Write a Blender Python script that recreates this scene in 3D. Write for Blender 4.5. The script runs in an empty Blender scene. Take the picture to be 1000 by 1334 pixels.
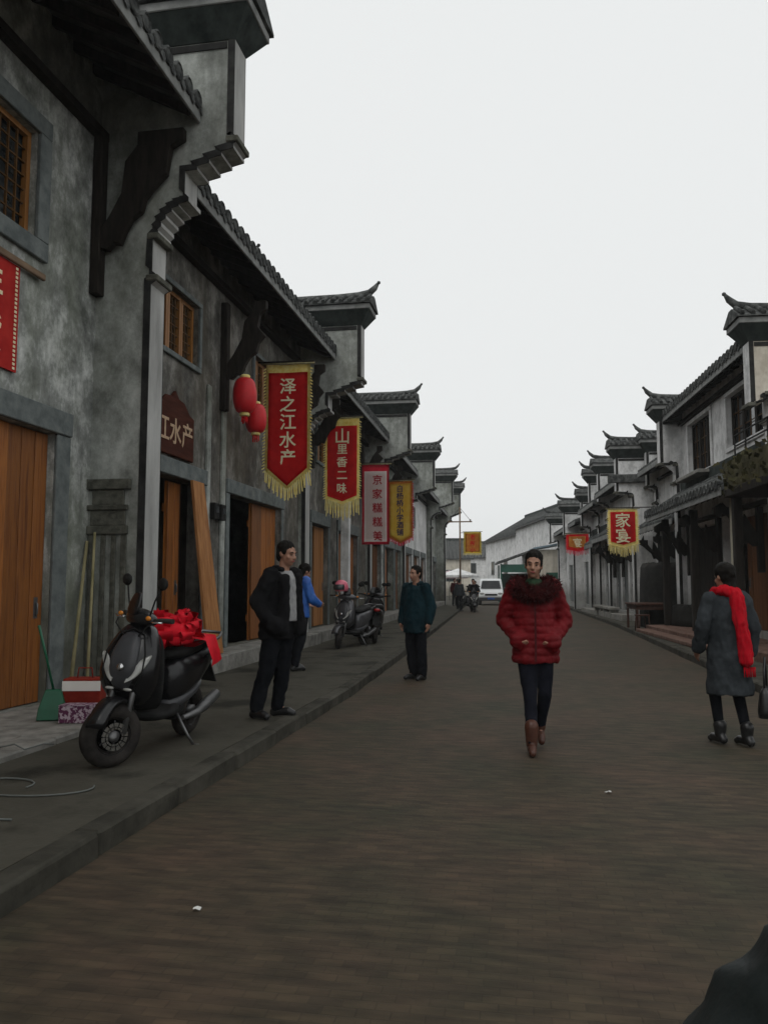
import bpy, bmesh, math, random
from mathutils import Vector, Matrix, noise
random.seed(7)
R = math.radians
sc = bpy.context.scene
COL = sc.collection

# ------------------------------------------------------------------ camera, sky, sun, exposure
cam_d = bpy.data.cameras.new('camera'); cam = bpy.data.objects.new('camera', cam_d); COL.objects.link(cam)
cam_d.sensor_fit = 'HORIZONTAL'; cam_d.sensor_width = 36.0; cam_d.lens = 37.8
cam_d.clip_start = 0.05; cam_d.clip_end = 3000
cam.location = (0, 0, 1.4); cam.rotation_euler = (R(90 + 5.17), 0, R(10.0))
sc.camera = cam

world = bpy.data.worlds.new('World'); sc.world = world; world.use_nodes = True
nt = world.node_tree; nt.nodes.clear()
sky = nt.nodes.new('ShaderNodeTexSky'); sky.sky_type = 'NISHITA'; sky.sun_disc = False
sky.sun_elevation = R(52); sky.sun_rotation = R(200); sky.dust_density = 6.0; sky.air_density = 1.0
bw = nt.nodes.new('ShaderNodeRGBToBW'); mx = nt.nodes.new('ShaderNodeMix'); mx.data_type = 'RGBA'
mx.inputs[0].default_value = 0.96
mx.inputs[7].default_value = (8.65, 8.85, 8.86, 1)
bg = nt.nodes.new('ShaderNodeBackground'); bg.inputs[1].default_value = 0.10
out = nt.nodes.new('ShaderNodeOutputWorld')
nt.links.new(sky.outputs[0], bw.inputs[0]); nt.links.new(bw.outputs[0], mx.inputs[6])
nt.links.new(mx.outputs[2], bg.inputs[0]); nt.links.new(bg.outputs[0], out.inputs[0])

sun_d = bpy.data.lights.new('sun', 'SUN'); sun_d.energy = 0.5; sun_d.angle = R(25); sun_d.color = (1, .97, .93)
sun = bpy.data.objects.new('sun', sun_d); COL.objects.link(sun)
sun.rotation_euler = (R(38), 0, R(-20))

sc.view_settings.view_transform = 'Standard'; sc.view_settings.look = 'None'
sc.view_settings.exposure = 0.0; sc.view_settings.gamma = 1.0; sc.view_settings.use_curve_mapping = False
sc.render.engine = 'CYCLES'
sc.cycles.use_denoising = True
try: sc.cycles.denoiser = 'OPENIMAGEDENOISE'
except Exception: pass
sc.cycles.max_bounces = 6; sc.cycles.diffuse_bounces = 4

# ------------------------------------------------------------------ materials
def mat(name, c1, c2=None, c3=None, scale=4.0, rough=.8, bump=0.0, bscale=None, stretch=(1, 1, 1), vary=0.0, metal=0.0, detail=6, spec=None, lo=.35, hi=.65):
    if spec is None: spec = .4 if rough < .6 else .08
    m = bpy.data.materials.new(name); m.use_nodes = True
    n = m.node_tree; b = n.nodes['Principled BSDF']
    b.inputs['Roughness'].default_value = rough; b.inputs['Metallic'].default_value = metal
    b.inputs['Specular IOR Level'].default_value = spec
    if c2 is None:
        col = n.nodes.new('ShaderNodeRGB'); col.outputs[0].default_value = (*c1, 1); src = col.outputs[0]
    tc = n.nodes.new('ShaderNodeTexCoord'); mp = n.nodes.new('ShaderNodeMapping'); mp.inputs['Scale'].default_value = stretch
    n.links.new(tc.outputs['Object'], mp.inputs[0])
    vec = mp.outputs[0]
    if vary > 0:
        oi = n.nodes.new('ShaderNodeObjectInfo'); ad = n.nodes.new('ShaderNodeVectorMath'); ad.operation = 'ADD'
        ml = n.nodes.new('ShaderNodeMath'); ml.operation = 'MULTIPLY'; ml.inputs[1].default_value = 37.0
        n.links.new(oi.outputs['Random'], ml.inputs[0]); n.links.new(mp.outputs[0], ad.inputs[0]); n.links.new(ml.outputs[0], ad.inputs[1]); vec = ad.outputs[0]
    if c2 is not None:
        nz = n.nodes.new('ShaderNodeTexNoise'); nz.inputs['Scale'].default_value = scale; nz.inputs['Detail'].default_value = detail; nz.inputs['Roughness'].default_value = .62
        n.links.new(vec, nz.inputs['Vector'])
        cr = n.nodes.new('ShaderNodeValToRGB'); e = cr.color_ramp.elements
        e[0].position = lo; e[0].color = (*c1, 1); e[1].position = hi; e[1].color = (*(c3 or c2), 1)
        if c3 is not None:
            k = cr.color_ramp.elements.new((lo + hi) / 2); k.color = (*c2, 1)
        n.links.new(nz.outputs['Fac'], cr.inputs[0]); src = cr.outputs[0]
    if vary > 0:
        hs = n.nodes.new('ShaderNodeHueSaturation'); mr = n.nodes.new('ShaderNodeMapRange')
        mr.inputs['To Min'].default_value = 1 - vary; mr.inputs['To Max'].default_value = 1 + vary
        n.links.new(oi.outputs['Random'], mr.inputs['Value']); n.links.new(mr.outputs[0], hs.inputs['Value']); n.links.new(src, hs.inputs['Color']); src = hs.outputs[0]
    n.links.new(src, b.inputs['Base Color'])
    if bump > 0:
        nb = n.nodes.new('ShaderNodeTexNoise'); nb.inputs['Scale'].default_value = bscale or scale * 4; nb.inputs['Detail'].default_value = 5
        n.links.new(vec, nb.inputs['Vector'])
        bp = n.nodes.new('ShaderNodeBump'); bp.inputs['Strength'].default_value = bump; bp.inputs['Distance'].default_value = .02
        n.links.new(nb.outputs['Fac'], bp.inputs['Height']); n.links.new(bp.outputs[0], b.inputs['Normal'])
    return m

def plaster(name, dark, mid, light, moss=(.15, .17, .115), mossamt=.6, sc1=1.1):
    """weathered lime wash: clouds of worn paint, vertical rain streaks, faint moss"""
    m = bpy.data.materials.new(name); m.use_nodes = True
    n = m.node_tree; L = n.links; b = n.nodes['Principled BSDF']; b.inputs['Roughness'].default_value = .92; b.inputs['Specular IOR Level'].default_value = .2
    tc = n.nodes.new('ShaderNodeTexCoord')
    def noi(scale, st, det=7, ro=.65):
        mp = n.nodes.new('ShaderNodeMapping'); mp.inputs['Scale'].default_value = st; L.new(tc.outputs['Object'], mp.inputs[0])
        z = n.nodes.new('ShaderNodeTexNoise'); z.inputs['Scale'].default_value = scale; z.inputs['Detail'].default_value = det; z.inputs['Roughness'].default_value = ro
        L.new(mp.outputs[0], z.inputs['Vector']); return z.outputs['Fac']
    a = noi(sc1, (1, 1, .8)); s = noi(2.2, (1, 1, .09), 7, .62); f = noi(3.6, (1, 1, .75), 10, .74)
    ad = n.nodes.new('ShaderNodeMath'); ad.operation = 'MULTIPLY_ADD'; ad.inputs[1].default_value = .55; L.new(f, ad.inputs[0])
    h = n.nodes.new('ShaderNodeMath'); h.operation = 'MULTIPLY'; h.inputs[1].default_value = .45; L.new(a, h.inputs[0]); L.new(h.outputs[0], ad.inputs[2])
    cr = n.nodes.new('ShaderNodeValToRGB'); e = cr.color_ramp.elements
    e[0].position = .40; e[0].color = (*dark, 1); e[1].position = .60; e[1].color = (*light, 1); k = e.new(.50); k.color = (*mid, 1)
    L.new(ad.outputs[0], cr.inputs[0])
    sr = n.nodes.new('ShaderNodeMapRange'); sr.inputs[1].default_value = .52; sr.inputs[2].default_value = .70; sr.inputs[4].default_value = .6; L.new(s, sr.inputs[0])
    m1 = n.nodes.new('ShaderNodeMix'); m1.data_type = 'RGBA'; m1.inputs[7].default_value = (*[d * .6 for d in dark], 1); L.new(sr.outputs[0], m1.inputs[0]); L.new(cr.outputs[0], m1.inputs[6])
    g = noi(.8, (1, 1, .45), 6, .6); gr = n.nodes.new('ShaderNodeMapRange'); gr.inputs[1].default_value = .48; gr.inputs[2].default_value = .7; gr.inputs[4].default_value = mossamt; L.new(g, gr.inputs[0])
    m2 = n.nodes.new('ShaderNodeMix'); m2.data_type = 'RGBA'; m2.inputs[7].default_value = (*moss, 1); L.new(gr.outputs[0], m2.inputs[0]); L.new(m1.outputs[2], m2.inputs[6])
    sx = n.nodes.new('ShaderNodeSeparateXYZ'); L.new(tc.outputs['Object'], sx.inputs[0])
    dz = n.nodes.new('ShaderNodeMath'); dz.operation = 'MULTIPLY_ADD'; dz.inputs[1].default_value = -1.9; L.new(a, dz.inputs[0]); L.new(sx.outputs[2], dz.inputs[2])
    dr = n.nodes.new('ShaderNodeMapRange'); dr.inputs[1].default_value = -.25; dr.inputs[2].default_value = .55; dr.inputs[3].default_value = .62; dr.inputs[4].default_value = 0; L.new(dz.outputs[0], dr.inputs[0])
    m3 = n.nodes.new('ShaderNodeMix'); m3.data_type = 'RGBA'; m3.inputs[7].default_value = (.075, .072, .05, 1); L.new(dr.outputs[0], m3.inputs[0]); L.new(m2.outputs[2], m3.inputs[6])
    L.new(m3.outputs[2], b.inputs['Base Color'])
    bp = n.nodes.new('ShaderNodeBump'); bp.inputs['Strength'].default_value = .35; bp.inputs['Distance'].default_value = .015; L.new(f, bp.inputs['Height']); L.new(bp.outputs[0], b.inputs['Normal'])
    return m

M = {}
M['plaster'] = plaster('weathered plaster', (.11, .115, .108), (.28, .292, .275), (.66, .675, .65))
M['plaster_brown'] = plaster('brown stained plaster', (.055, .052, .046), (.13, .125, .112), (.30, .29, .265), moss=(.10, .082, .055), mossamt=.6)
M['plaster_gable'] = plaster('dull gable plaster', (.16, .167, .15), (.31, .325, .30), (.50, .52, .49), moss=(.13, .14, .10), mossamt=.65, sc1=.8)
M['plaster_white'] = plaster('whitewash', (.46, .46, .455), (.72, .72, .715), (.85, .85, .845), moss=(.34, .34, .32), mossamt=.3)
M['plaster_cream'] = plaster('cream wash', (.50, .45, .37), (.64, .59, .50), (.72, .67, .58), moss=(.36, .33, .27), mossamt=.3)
M['trim'] = mat('black painted trim', (.018, .018, .018), (.045, .045, .043), scale=5, rough=.8)
M['strip'] = mat('pale gable end', (.27, .27, .26), (.47, .47, .455), scale=3, rough=.9, stretch=(1, 1, .25), bump=.2)
M['frame_stone'] = mat('grey stone frame', (.11, .125, .125), (.19, .21, .205), scale=6, rough=.85, bump=.3, vary=.08)
M['stone'] = mat('plinth stone', (.16, .155, .14), (.30, .29, .265), scale=5, rough=.9, bump=.4, vary=.1)
M['carved'] = mat('carved stone', (.06, .06, .05), (.14, .14, .115), scale=9, rough=.9, bump=.5)
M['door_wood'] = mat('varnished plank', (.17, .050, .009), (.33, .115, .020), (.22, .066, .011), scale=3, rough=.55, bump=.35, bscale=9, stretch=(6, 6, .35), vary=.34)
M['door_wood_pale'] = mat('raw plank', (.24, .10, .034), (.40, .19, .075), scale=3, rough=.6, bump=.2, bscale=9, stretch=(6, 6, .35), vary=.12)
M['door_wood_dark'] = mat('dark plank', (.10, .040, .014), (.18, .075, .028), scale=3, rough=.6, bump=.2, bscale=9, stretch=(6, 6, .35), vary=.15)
M['sash'] = mat('orange sash', (.24, .10, .025), (.36, .16, .04), scale=4, rough=.5, stretch=(4, 4, .5))
M['lattice'] = mat('dark lattice wood', (.07, .035, .012), (.13, .065, .022), scale=5, rough=.6)
M['dark_wood'] = mat('dark timber', (.014, .012, .010), (.035, .029, .024), scale=6, rough=.75, bump=.2, stretch=(3, 3, .6), vary=.1)
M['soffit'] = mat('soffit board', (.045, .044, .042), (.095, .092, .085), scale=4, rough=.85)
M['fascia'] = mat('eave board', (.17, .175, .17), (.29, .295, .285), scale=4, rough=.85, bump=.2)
M['tile'] = mat('grey clay tile', (.030, .032, .032), (.075, .078, .076), (.13, .135, .13), scale=7, rough=.88, bump=.5, vary=.22)
M['cap_dark'] = mat('cap moulding', (.020, .026, .024), (.052, .062, .058), scale=5, rough=.85)
M['interior'] = mat('unlit room', (.10, .085, .07), (.18, .15, .12), scale=2, rough=.9)
M['glass'] = mat('dusty glass', (.02, .024, .026), (.045, .05, .052), scale=3, rough=.12, spec=.6)
M['sign_brown'] = mat('brown signboard', (.045, .014, .009), (.075, .024, .015), scale=5, rough=.85, stretch=(1, .4, 3), bump=.15)
M['sign_text'] = mat('pale carved lettering', (.42, .28, .17), (.55, .40, .28), scale=9, rough=.7)
M['banner_red'] = mat('red banner cloth', (.62, .012, .016), (.78, .024, .024), scale=3, rough=.75, bump=.1)
M['banner_white'] = mat('white banner cloth', (.82, .80, .74), (.88, .86, .82), scale=3, rough=.8, bump=.1)
M['banner_pink'] = mat('crimson banner border', (.66, .022, .06), (.78, .05, .09), scale=3, rough=.75, bump=.1)
M['banner_yellow'] = mat('yellow banner cloth', (.90, .66, .06), (.95, .80, .16), scale=3, rough=.75, bump=.1)
M['banner_orange'] = mat('orange banner cloth', (.60, .20, .03), (.72, .34, .06), scale=6, rough=.75)
M['fringe'] = mat('yellow fringe', (.78, .60, .17), (.90, .80, .38), scale=12, rough=.8)
M['gold_text'] = mat('pale gold lettering', (.80, .68, .42), (.88, .80, .58), scale=12, rough=.6)
M['red_text'] = mat('crimson lettering', (.35, .008, .02), rough=.7)
M['blue_text'] = mat('navy lettering', (.012, .022, .10), rough=.7)
M['lantern'] = mat('red lantern silk', (.50, .004, .010), (.66, .010, .016), scale=4, rough=.5)
M['poster'] = mat('red poster', (.34, .015, .014), (.48, .03, .024), scale=4, rough=.7, bump=.1)
M['batten'] = mat('brown batten', (.16, .11, .075), (.26, .18, .12), scale=5, rough=.8, stretch=(.5, .5, 3))
M['bamboo'] = mat('old bamboo', (.20, .18, .09), (.34, .30, .17), scale=4, rough=.6, stretch=(4, 4, .5))
M['green_plastic'] = mat('green plastic', (.008, .085, .04), (.012, .13, .065), scale=3, rough=.4)
M['teal_plastic'] = mat('teal plastic', (.006, .05, .045), (.01, .08, .07), scale=3, rough=.4)
M['paper_red'] = mat('red packaging', (.18, .016, .010), (.28, .03, .016), scale=5, rough=.6)
M['paper_purple'] = mat('purple packaging', (.10, .012, .06), (.50, .40, .46), scale=26, rough=.5, lo=.48, hi=.54)
M['paper_white'] = mat('white scrap paper', (.62, .62, .60), rough=.8)
M['wire'] = mat('grey wire', (.14, .15, .14), rough=.6)
M['black_plastic'] = mat('black gloss plastic', (.005, .005, .006), (.011, .011, .012), scale=6, rough=.25, spec=.45)
M['black_matt'] = mat('black matt plastic', (.012, .012, .012), (.022, .022, .021), scale=9, rough=.65)
M['grey_plastic'] = mat('dark grey plastic', (.035, .036, .04), (.055, .056, .06), scale=6, rough=.35)
M['silver_plastic'] = mat('silver plastic', (.07, .07, .075), (.12, .12, .125), scale=6, rough=.3, metal=.4)
M['rubber'] = mat('tyre rubber', (.020, .018, .017), (.045, .040, .036), scale=8, rough=.85, bump=.2)
M['chrome'] = mat('bright metal', (.50, .50, .50), (.7, .7, .7), scale=5, rough=.25, metal=1.0)
M['steel'] = mat('dull metal', (.12, .12, .12), (.2, .2, .2), scale=5, rough=.45, metal=.8)
M['lens'] = mat('clear lamp lens', (.28, .28, .26), (.46, .46, .44), scale=9, rough=.1, spec=.7)
M['amber'] = mat('amber lens', (.65, .22, .02), rough=.2)
M['red_lens'] = mat('red lens', (.35, .01, .01), rough=.2)
M['red_silk'] = mat('red silk', (.44, .005, .014), (.64, .012, .026), scale=6, rough=.6)
M['pink'] = mat('pink plastic', (.62, .10, .17), (.75, .22, .28), scale=5, rough=.35)
M['skin'] = mat('skin', (.27, .135, .088), (.36, .195, .13), scale=14, rough=.55)
M['hair'] = mat('black hair', (.004, .0035, .003), (.013, .011, .009), scale=30, rough=.65, stretch=(1, 1, .3))
M['eye'] = mat('dark eye', (.012, .009, .008), rough=.25)
M['lips'] = mat('lips', (.30, .07, .065), rough=.45)
M['coat_red'] = mat('red quilted nylon', (.105, .004, .006), (.17, .006, .010), scale=5, rough=.6, spec=.15, bump=.2, bscale=40)
M['fur'] = mat('maroon fur', (.018, .004, .004), (.055, .010, .010), scale=18, rough=.9)
M['scarf_green'] = mat('dark green scarf', (.012, .03, .016), (.03, .055, .03), scale=9, rough=.9)
M['trouser_black'] = mat('black trousers', (.005, .006, .008), (.011, .012, .015), scale=7, rough=.85)
M['trouser_navy'] = mat('navy trousers', (.006, .007, .011), (.013, .014, .021), scale=7, rough=.85)
M['boots_brown'] = mat('brown leather', (.05, .017, .010), (.09, .033, .018), scale=7, rough=.45)
M['shoe_black'] = mat('black leather', (.010, .010, .010), (.02, .02, .02), scale=6, rough=.35)
M['jacket_black'] = mat('black jacket cloth', (.005, .005, .006), (.013, .013, .014), scale=6, rough=.9)
M['shirt_pale'] = mat('pale knit', (.24, .24, .245), (.34, .34, .34), scale=20, rough=.85)
M['coat_teal'] = mat('dark teal cloth', (.004, .015, .020), (.008, .028, .036), scale=5, rough=.85)
M['coat_grey'] = mat('grey blue wool', (.024, .028, .031), (.042, .048, .053), scale=9, rough=.95, bump=.15)
M['scarf_red'] = mat('bright red scarf', (.34, .003, .010), (.48, .008, .018), scale=8, rough=.8, bump=.15)
M['jacket_blue'] = mat('bright blue nylon', (.015, .075, .32), (.03, .14, .48), scale=4, rough=.5)
M['stripe_red'] = mat('red stripe cloth', (.40, .012, .04), rough=.7)
M['maroon'] = mat('maroon cloth', (.05, .01, .012), (.08, .018, .018), scale=9, rough=.85)
M['van_white'] = mat('white van paint', (.66, .68, .68), (.74, .76, .76), scale=2, rough=.3)
M['road'] = None
M['concrete'] = mat('pavement slab', (.030, .029, .023), (.075, .070, .056), (.055, .052, .041), scale=1.1, rough=.9, bump=.35, bscale=30)
M['kerb'] = mat('kerb stone', (.032, .031, .025), (.075, .070, .057), scale=2.5, rough=.9, bump=.5, vary=.1)
M['earth'] = mat('bare ground', (.07, .06, .05), (.12, .105, .085), scale=.6, rough=.95)
M['leaf'] = mat('dusty leaf', (.035, .036, .014), (.10, .088, .04), scale=3, rough=.85, vary=.3)
M['metal_green'] = mat('green painted steel', (.012, .075, .05), (.02, .11, .075), scale=4, rough=.5)
M['metal_blue'] = mat('blue sheet roof', (.16, .24, .30), (.24, .32, .38), scale=4, rough=.5)
M['post_cream'] = mat('cream painted post', (.36, .33, .26), (.48, .45, .36), scale=5, rough=.7, stretch=(3, 3, .4))
M['shutter'] = mat('grey shutter', (.10, .11, .11), (.16, .17, .165), scale=5, rough=.6, stretch=(1, 1, .2))
M['tarp'] = mat('dark tarpaulin', (.014, .014, .013), (.03, .029, .026), scale=4, rough=.7, bump=.3)
M['goods_yellow'] = mat('yellow goods', (.42, .30, .06), (.55, .42, .12), scale=9, rough=.6)
M['table_brown'] = mat('old table wood', (.045, .022, .016), (.085, .042, .03), scale=5, rough=.6, stretch=(3, .5, 3))
M['brown_step'] = mat('red brown stone', (.11, .065, .05), (.19, .12, .095), scale=5, rough=.85, bump=.3, vary=.12)

def road_mat():
    m = bpy.data.materials.new('brown road setts'); m.use_nodes = True; n = m.node_tree; L = n.links; b = n.nodes['Principled BSDF']
    b.inputs['Roughness'].default_value = .82; b.inputs['Specular IOR Level'].default_value = .3
    tc = n.nodes.new('ShaderNodeTexCoord')
    br = n.nodes.new('ShaderNodeTexBrick'); L.new(tc.outputs['Object'], br.inputs['Vector'])
    br.inputs['Scale'].default_value = 1; br.inputs['Brick Width'].default_value = .115; br.inputs['Row Height'].default_value = .055; br.inputs['Mortar Size'].default_value = .004
    br.inputs['Color1'].default_value = (.047, .036, .025, 1); br.inputs['Color2'].default_value = (.063, .048, .032, 1); br.inputs['Mortar'].default_value = (.047, .036, .025, 1)
    br.inputs['Mortar Smooth'].default_value = .6; br.inputs['Bias'].default_value = 0
    z = n.nodes.new('ShaderNodeTexNoise'); z.inputs['Scale'].default_value = .9; z.inputs['Detail'].default_value = 7; z.inputs['Roughness'].default_value = .6; L.new(tc.outputs['Object'], z.inputs['Vector'])
    cr = n.nodes.new('ShaderNodeValToRGB'); e = cr.color_ramp.elements; e[0].position = .32; e[0].color = (.62, .76, .62, 1); e[1].position = .68; e[1].color = (1.2, 1.02, .95, 1); L.new(z.outputs['Fac'], cr.inputs[0])
    mp = n.nodes.new('ShaderNodeMapping'); mp.inputs['Scale'].default_value = (1.2, 4.5, 1); L.new(tc.outputs['Object'], mp.inputs[0])
    z2 = n.nodes.new('ShaderNodeTexNoise'); z2.inputs['Scale'].default_value = 3.4; z2.inputs['Detail'].default_value = 8; L.new(mp.outputs[0], z2.inputs['Vector'])
    c2 = n.nodes.new('ShaderNodeValToRGB'); e = c2.color_ramp.elements; e[0].position = .3; e[0].color = (.60, .61, .60, 1); e[1].position = .7; e[1].color = (1.3, 1.29, 1.27, 1); L.new(z2.outputs['Fac'], c2.inputs[0])
    m1 = n.nodes.new('ShaderNodeMix'); m1.data_type = 'RGBA'; m1.blend_type = 'MULTIPLY'; m1.inputs[0].default_value = 1; L.new(br.outputs['Color'], m1.inputs[6]); L.new(cr.outputs[0], m1.inputs[7])
    m2 = n.nodes.new('ShaderNodeMix'); m2.data_type = 'RGBA'; m2.blend_type = 'MULTIPLY'; m2.inputs[0].default_value = 1; L.new(m1.outputs[2], m2.inputs[6]); L.new(c2.outputs[0], m2.inputs[7])
    L.new(m2.outputs[2], b.inputs['Base Color'])
    z3 = n.nodes.new('ShaderNodeTexNoise'); z3.inputs['Scale'].default_value = 28; z3.inputs['Detail'].default_value = 4; L.new(tc.outputs['Object'], z3.inputs['Vector'])
    ad = n.nodes.new('ShaderNodeMath'); ad.operation = 'MULTIPLY_ADD'; ad.inputs[1].default_value = -1.0; L.new(br.outputs['Fac'], ad.inputs[0]); L.new(z3.outputs['Fac'], ad.inputs[2])
    bp = n.nodes.new('ShaderNodeBump'); bp.inputs['Strength'].default_value = .28; bp.inputs['Distance'].default_value = .010; L.new(ad.outputs[0], bp.inputs['Height']); L.new(bp.outputs[0], b.inputs['Normal'])
    return m
M['road'] = road_mat()

# ------------------------------------------------------------------ helpers
def tag(o, label=None, cat=None, group=None, kind=None):
    if label: o['label'] = label
    if cat: o['category'] = cat
    if group: o['group'] = group
    if kind: o['kind'] = kind
    return o

def thing(name, label, cat, loc=(0, 0, 0), rz=0, group=None):
    o = bpy.data.objects.new(name, None); COL.objects.link(o); o.location = loc; o.rotation_euler = (0, 0, rz); o.empty_display_size = .1
    return tag(o, label, cat, group)

def link(name, me, parent=None, m=None, loc=None, rot=None):
    o = bpy.data.objects.new(name, me); COL.objects.link(o)
    if parent is not None: o.parent = parent
    if m is not None and not me.materials: me.materials.append(m)
    if loc is not None: o.location = loc
    if rot is not None: o.rotation_euler = rot
    return o

class MB:
    def __init__(s): s.bm = bmesh.new(); s.mi = 0
    def face(s, pts, mi=None):
        vs = [s.bm.verts.new(p) for p in pts]
        f = s.bm.faces.new(vs); f.material_index = s.mi if mi is None else mi; return f
    def box(s, x0, x1, y0, y1, z0, z1, mi=None, rot=None, piv=None):
        v = [Vector((x, y, z)) for z in (z0, z1) for y in (y0, y1) for x in (x0, x1)]
        if rot is not None:
            piv = Vector(piv) if piv is not None else Vector(((x0 + x1) / 2, (y0 + y1) / 2, (z0 + z1) / 2))
            v = [piv + rot @ (p - piv) for p in v]
        v = [s.bm.verts.new(p) for p in v]
        for q in ((0, 2, 3, 1), (4, 5, 7, 6), (0, 1, 5, 4), (2, 6, 7, 3), (0, 4, 6, 2), (1, 3, 7, 5)):
            f = s.bm.faces.new([v[i] for i in q]); f.material_index = s.mi if mi is None else mi
    def prism(s, poly, fn0, fn1, mi=None, side=None):
        """poly of 2d points, fn0/fn1 map a point to the two end faces"""
        a = [s.bm.verts.new(fn0(p)) for p in poly]; b = [s.bm.verts.new(fn1(p)) for p in poly]
        k = s.mi if mi is None else mi
        f = s.bm.faces.new(a); f.material_index = k; f = s.bm.faces.new(b[::-1]); f.material_index = k
        n = len(poly)
        for i in range(n):
            f = s.bm.faces.new((a[i], b[i], b[(i + 1) % n], a[(i + 1) % n])); f.material_index = k if side is None else side(poly[i], poly[(i + 1) % n])
    def tube(s, pts, r, seg=8, r2=None, caps=True, mi=None, sx=1.0):
        pts = [Vector(p) for p in pts]; rings = []; n = len(pts)
        ref = None
        for i, p in enumerate(pts):
            d = (pts[min(i + 1, n - 1)] - pts[max(i - 1, 0)]).normalized()
            if ref is None:
                ref = Vector((0, 0, 1)) if abs(d.z) < .9 else Vector((1, 0, 0))
            u = d.cross(ref); 
            if u.length < 1e-4: u = d.cross(Vector((0, 1, 0)))
            u.normalize(); w = u.cross(d); ref = w
            t = i / max(1, n - 1)
            rr = r[i] if isinstance(r, (list, tuple)) else (r if r2 is None else r + (r2 - r) * t)
            rings.append([s.bm.verts.new(p + u * math.cos(2 * math.pi * k / seg) * rr * sx + w * math.sin(2 * math.pi * k / seg) * rr) for k in range(seg)])
        for a, b in zip(rings, rings[1:]):
            for k in range(seg):
                f = s.bm.faces.new((a[k], a[(k + 1) % seg], b[(k + 1) % seg], b[k])); f.material_index = s.mi if mi is None else mi; f.smooth = True
        if caps:
            for q in (rings[0][::-1], rings[-1]):
                f = s.bm.faces.new(q); f.material_index = s.mi if mi is None else mi
    def rings(s, rs, close=True, smooth=True, mi=None):
        """rs: list of lists of points (same count)"""
        vr = [[s.bm.verts.new(p) for p in r] for r in rs]; n = len(vr[0])
        for a, b in zip(vr, vr[1:]):
            for k in range(n):
                f = s.bm.faces.new((a[k], a[(k + 1) % n], b[(k + 1) % n], b[k])); f.smooth = smooth; f.material_index = s.mi if mi is None else mi
        if close:
            for q in (vr[0][::-1], vr[-1]):
                f = s.bm.faces.new(q); f.material_index = s.mi if mi is None else mi
    def lathe(s, prof, c=(0, 0, 0), seg=20, axis='z', mi=None):
        rs = []
        for r, h in prof:
            ring = []
            for k in range(seg):
                a = 2 * math.pi * k / seg; x, y = r * math.cos(a), r * math.sin(a)
                p = {'z': (x, y, h), 'y': (x, h, y), 'x': (h, x, y)}[axis]
                ring.append((p[0] + c[0], p[1] + c[1], p[2] + c[2]))
            rs.append(ring)
        s.rings(rs, mi=mi)
    def ball(s, c, r, sub=2, mi=None):
        rx, ry, rz = r if isinstance(r, (tuple, list)) else (r, r, r)
        res = bmesh.ops.create_icosphere(s.bm, subdivisions=sub, radius=1, matrix=Matrix.Translation(c) @ Matrix.Diagonal((rx, ry, rz, 1)))
        for v in res['verts']:
            for f in v.link_faces: f.smooth = True; f.material_index = s.mi if mi is None else mi
    def mesh(s, name, mats, bevel=0):
        bm = s.bm
        bmesh.ops.recalc_face_normals(bm, faces=bm.faces)
        if bevel:
            es = [e for e in bm.edges if len(e.link_faces) == 2 and e.calc_face_angle(0) > R(40)]
            bmesh.ops.bevel(bm, geom=es, offset=bevel, segments=1, affect='EDGES', clamp_overlap=True)
        me = bpy.data.meshes.new(name); bm.to_mesh(me); bm.free()
        for m in (mats if isinstance(mats, (list, tuple)) else [mats]): me.materials.append(m)
        return me
    def build(s, name, mats, parent=None, bevel=0, loc=None, rot=None):
        return link(name, s.mesh(name, mats, bevel), parent, None, loc, rot)

_dg = bpy.context.evaluated_depsgraph_get
def baked(me, mods):
    o = bpy.data.objects.new('tmp', me); COL.objects.link(o)
    for typ, kw in mods:
        md = o.modifiers.new(typ, typ)
        for k, v in kw.items(): setattr(md, k, v)
    dg = _dg(); dg.update()
    r = bpy.data.meshes.new_from_object(o.evaluated_get(dg)); bpy.data.objects.remove(o); bpy.data.meshes.remove(me)
    return r

GL = {}
def glyph(ch):
    if ch not in GL:
        c = bpy.data.curves.new('g', 'FONT'); c.body = ch; c.size = 1; c.resolution_u = 3; c.align_x = 'CENTER'; c.extrude = .012; c.offset = .012
        o = bpy.data.objects.new('g', c); COL.objects.link(o); dg = _dg(); dg.update()
        me = bpy.data.meshes.new_from_object(o.evaluated_get(dg)); bpy.data.objects.remove(o)
        xs = [v.co.x for v in me.vertices]; ys = [v.co.y for v in me.vertices]
        cx, cy = (max(xs) + min(xs)) / 2, (max(ys) + min(ys)) / 2
        for v in me.vertices: v.co.x -= cx; v.co.y -= cy
        GL[ch] = me
    return GL[ch]
def put_glyph(ch, parent, loc, size, rot, m, name='character'):
    me = glyph(ch).copy(); me.materials.clear(); me.materials.append(m)
    o = link(name, me, parent, None, loc, rot); o.scale = (size, size, size * .5); return o

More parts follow.
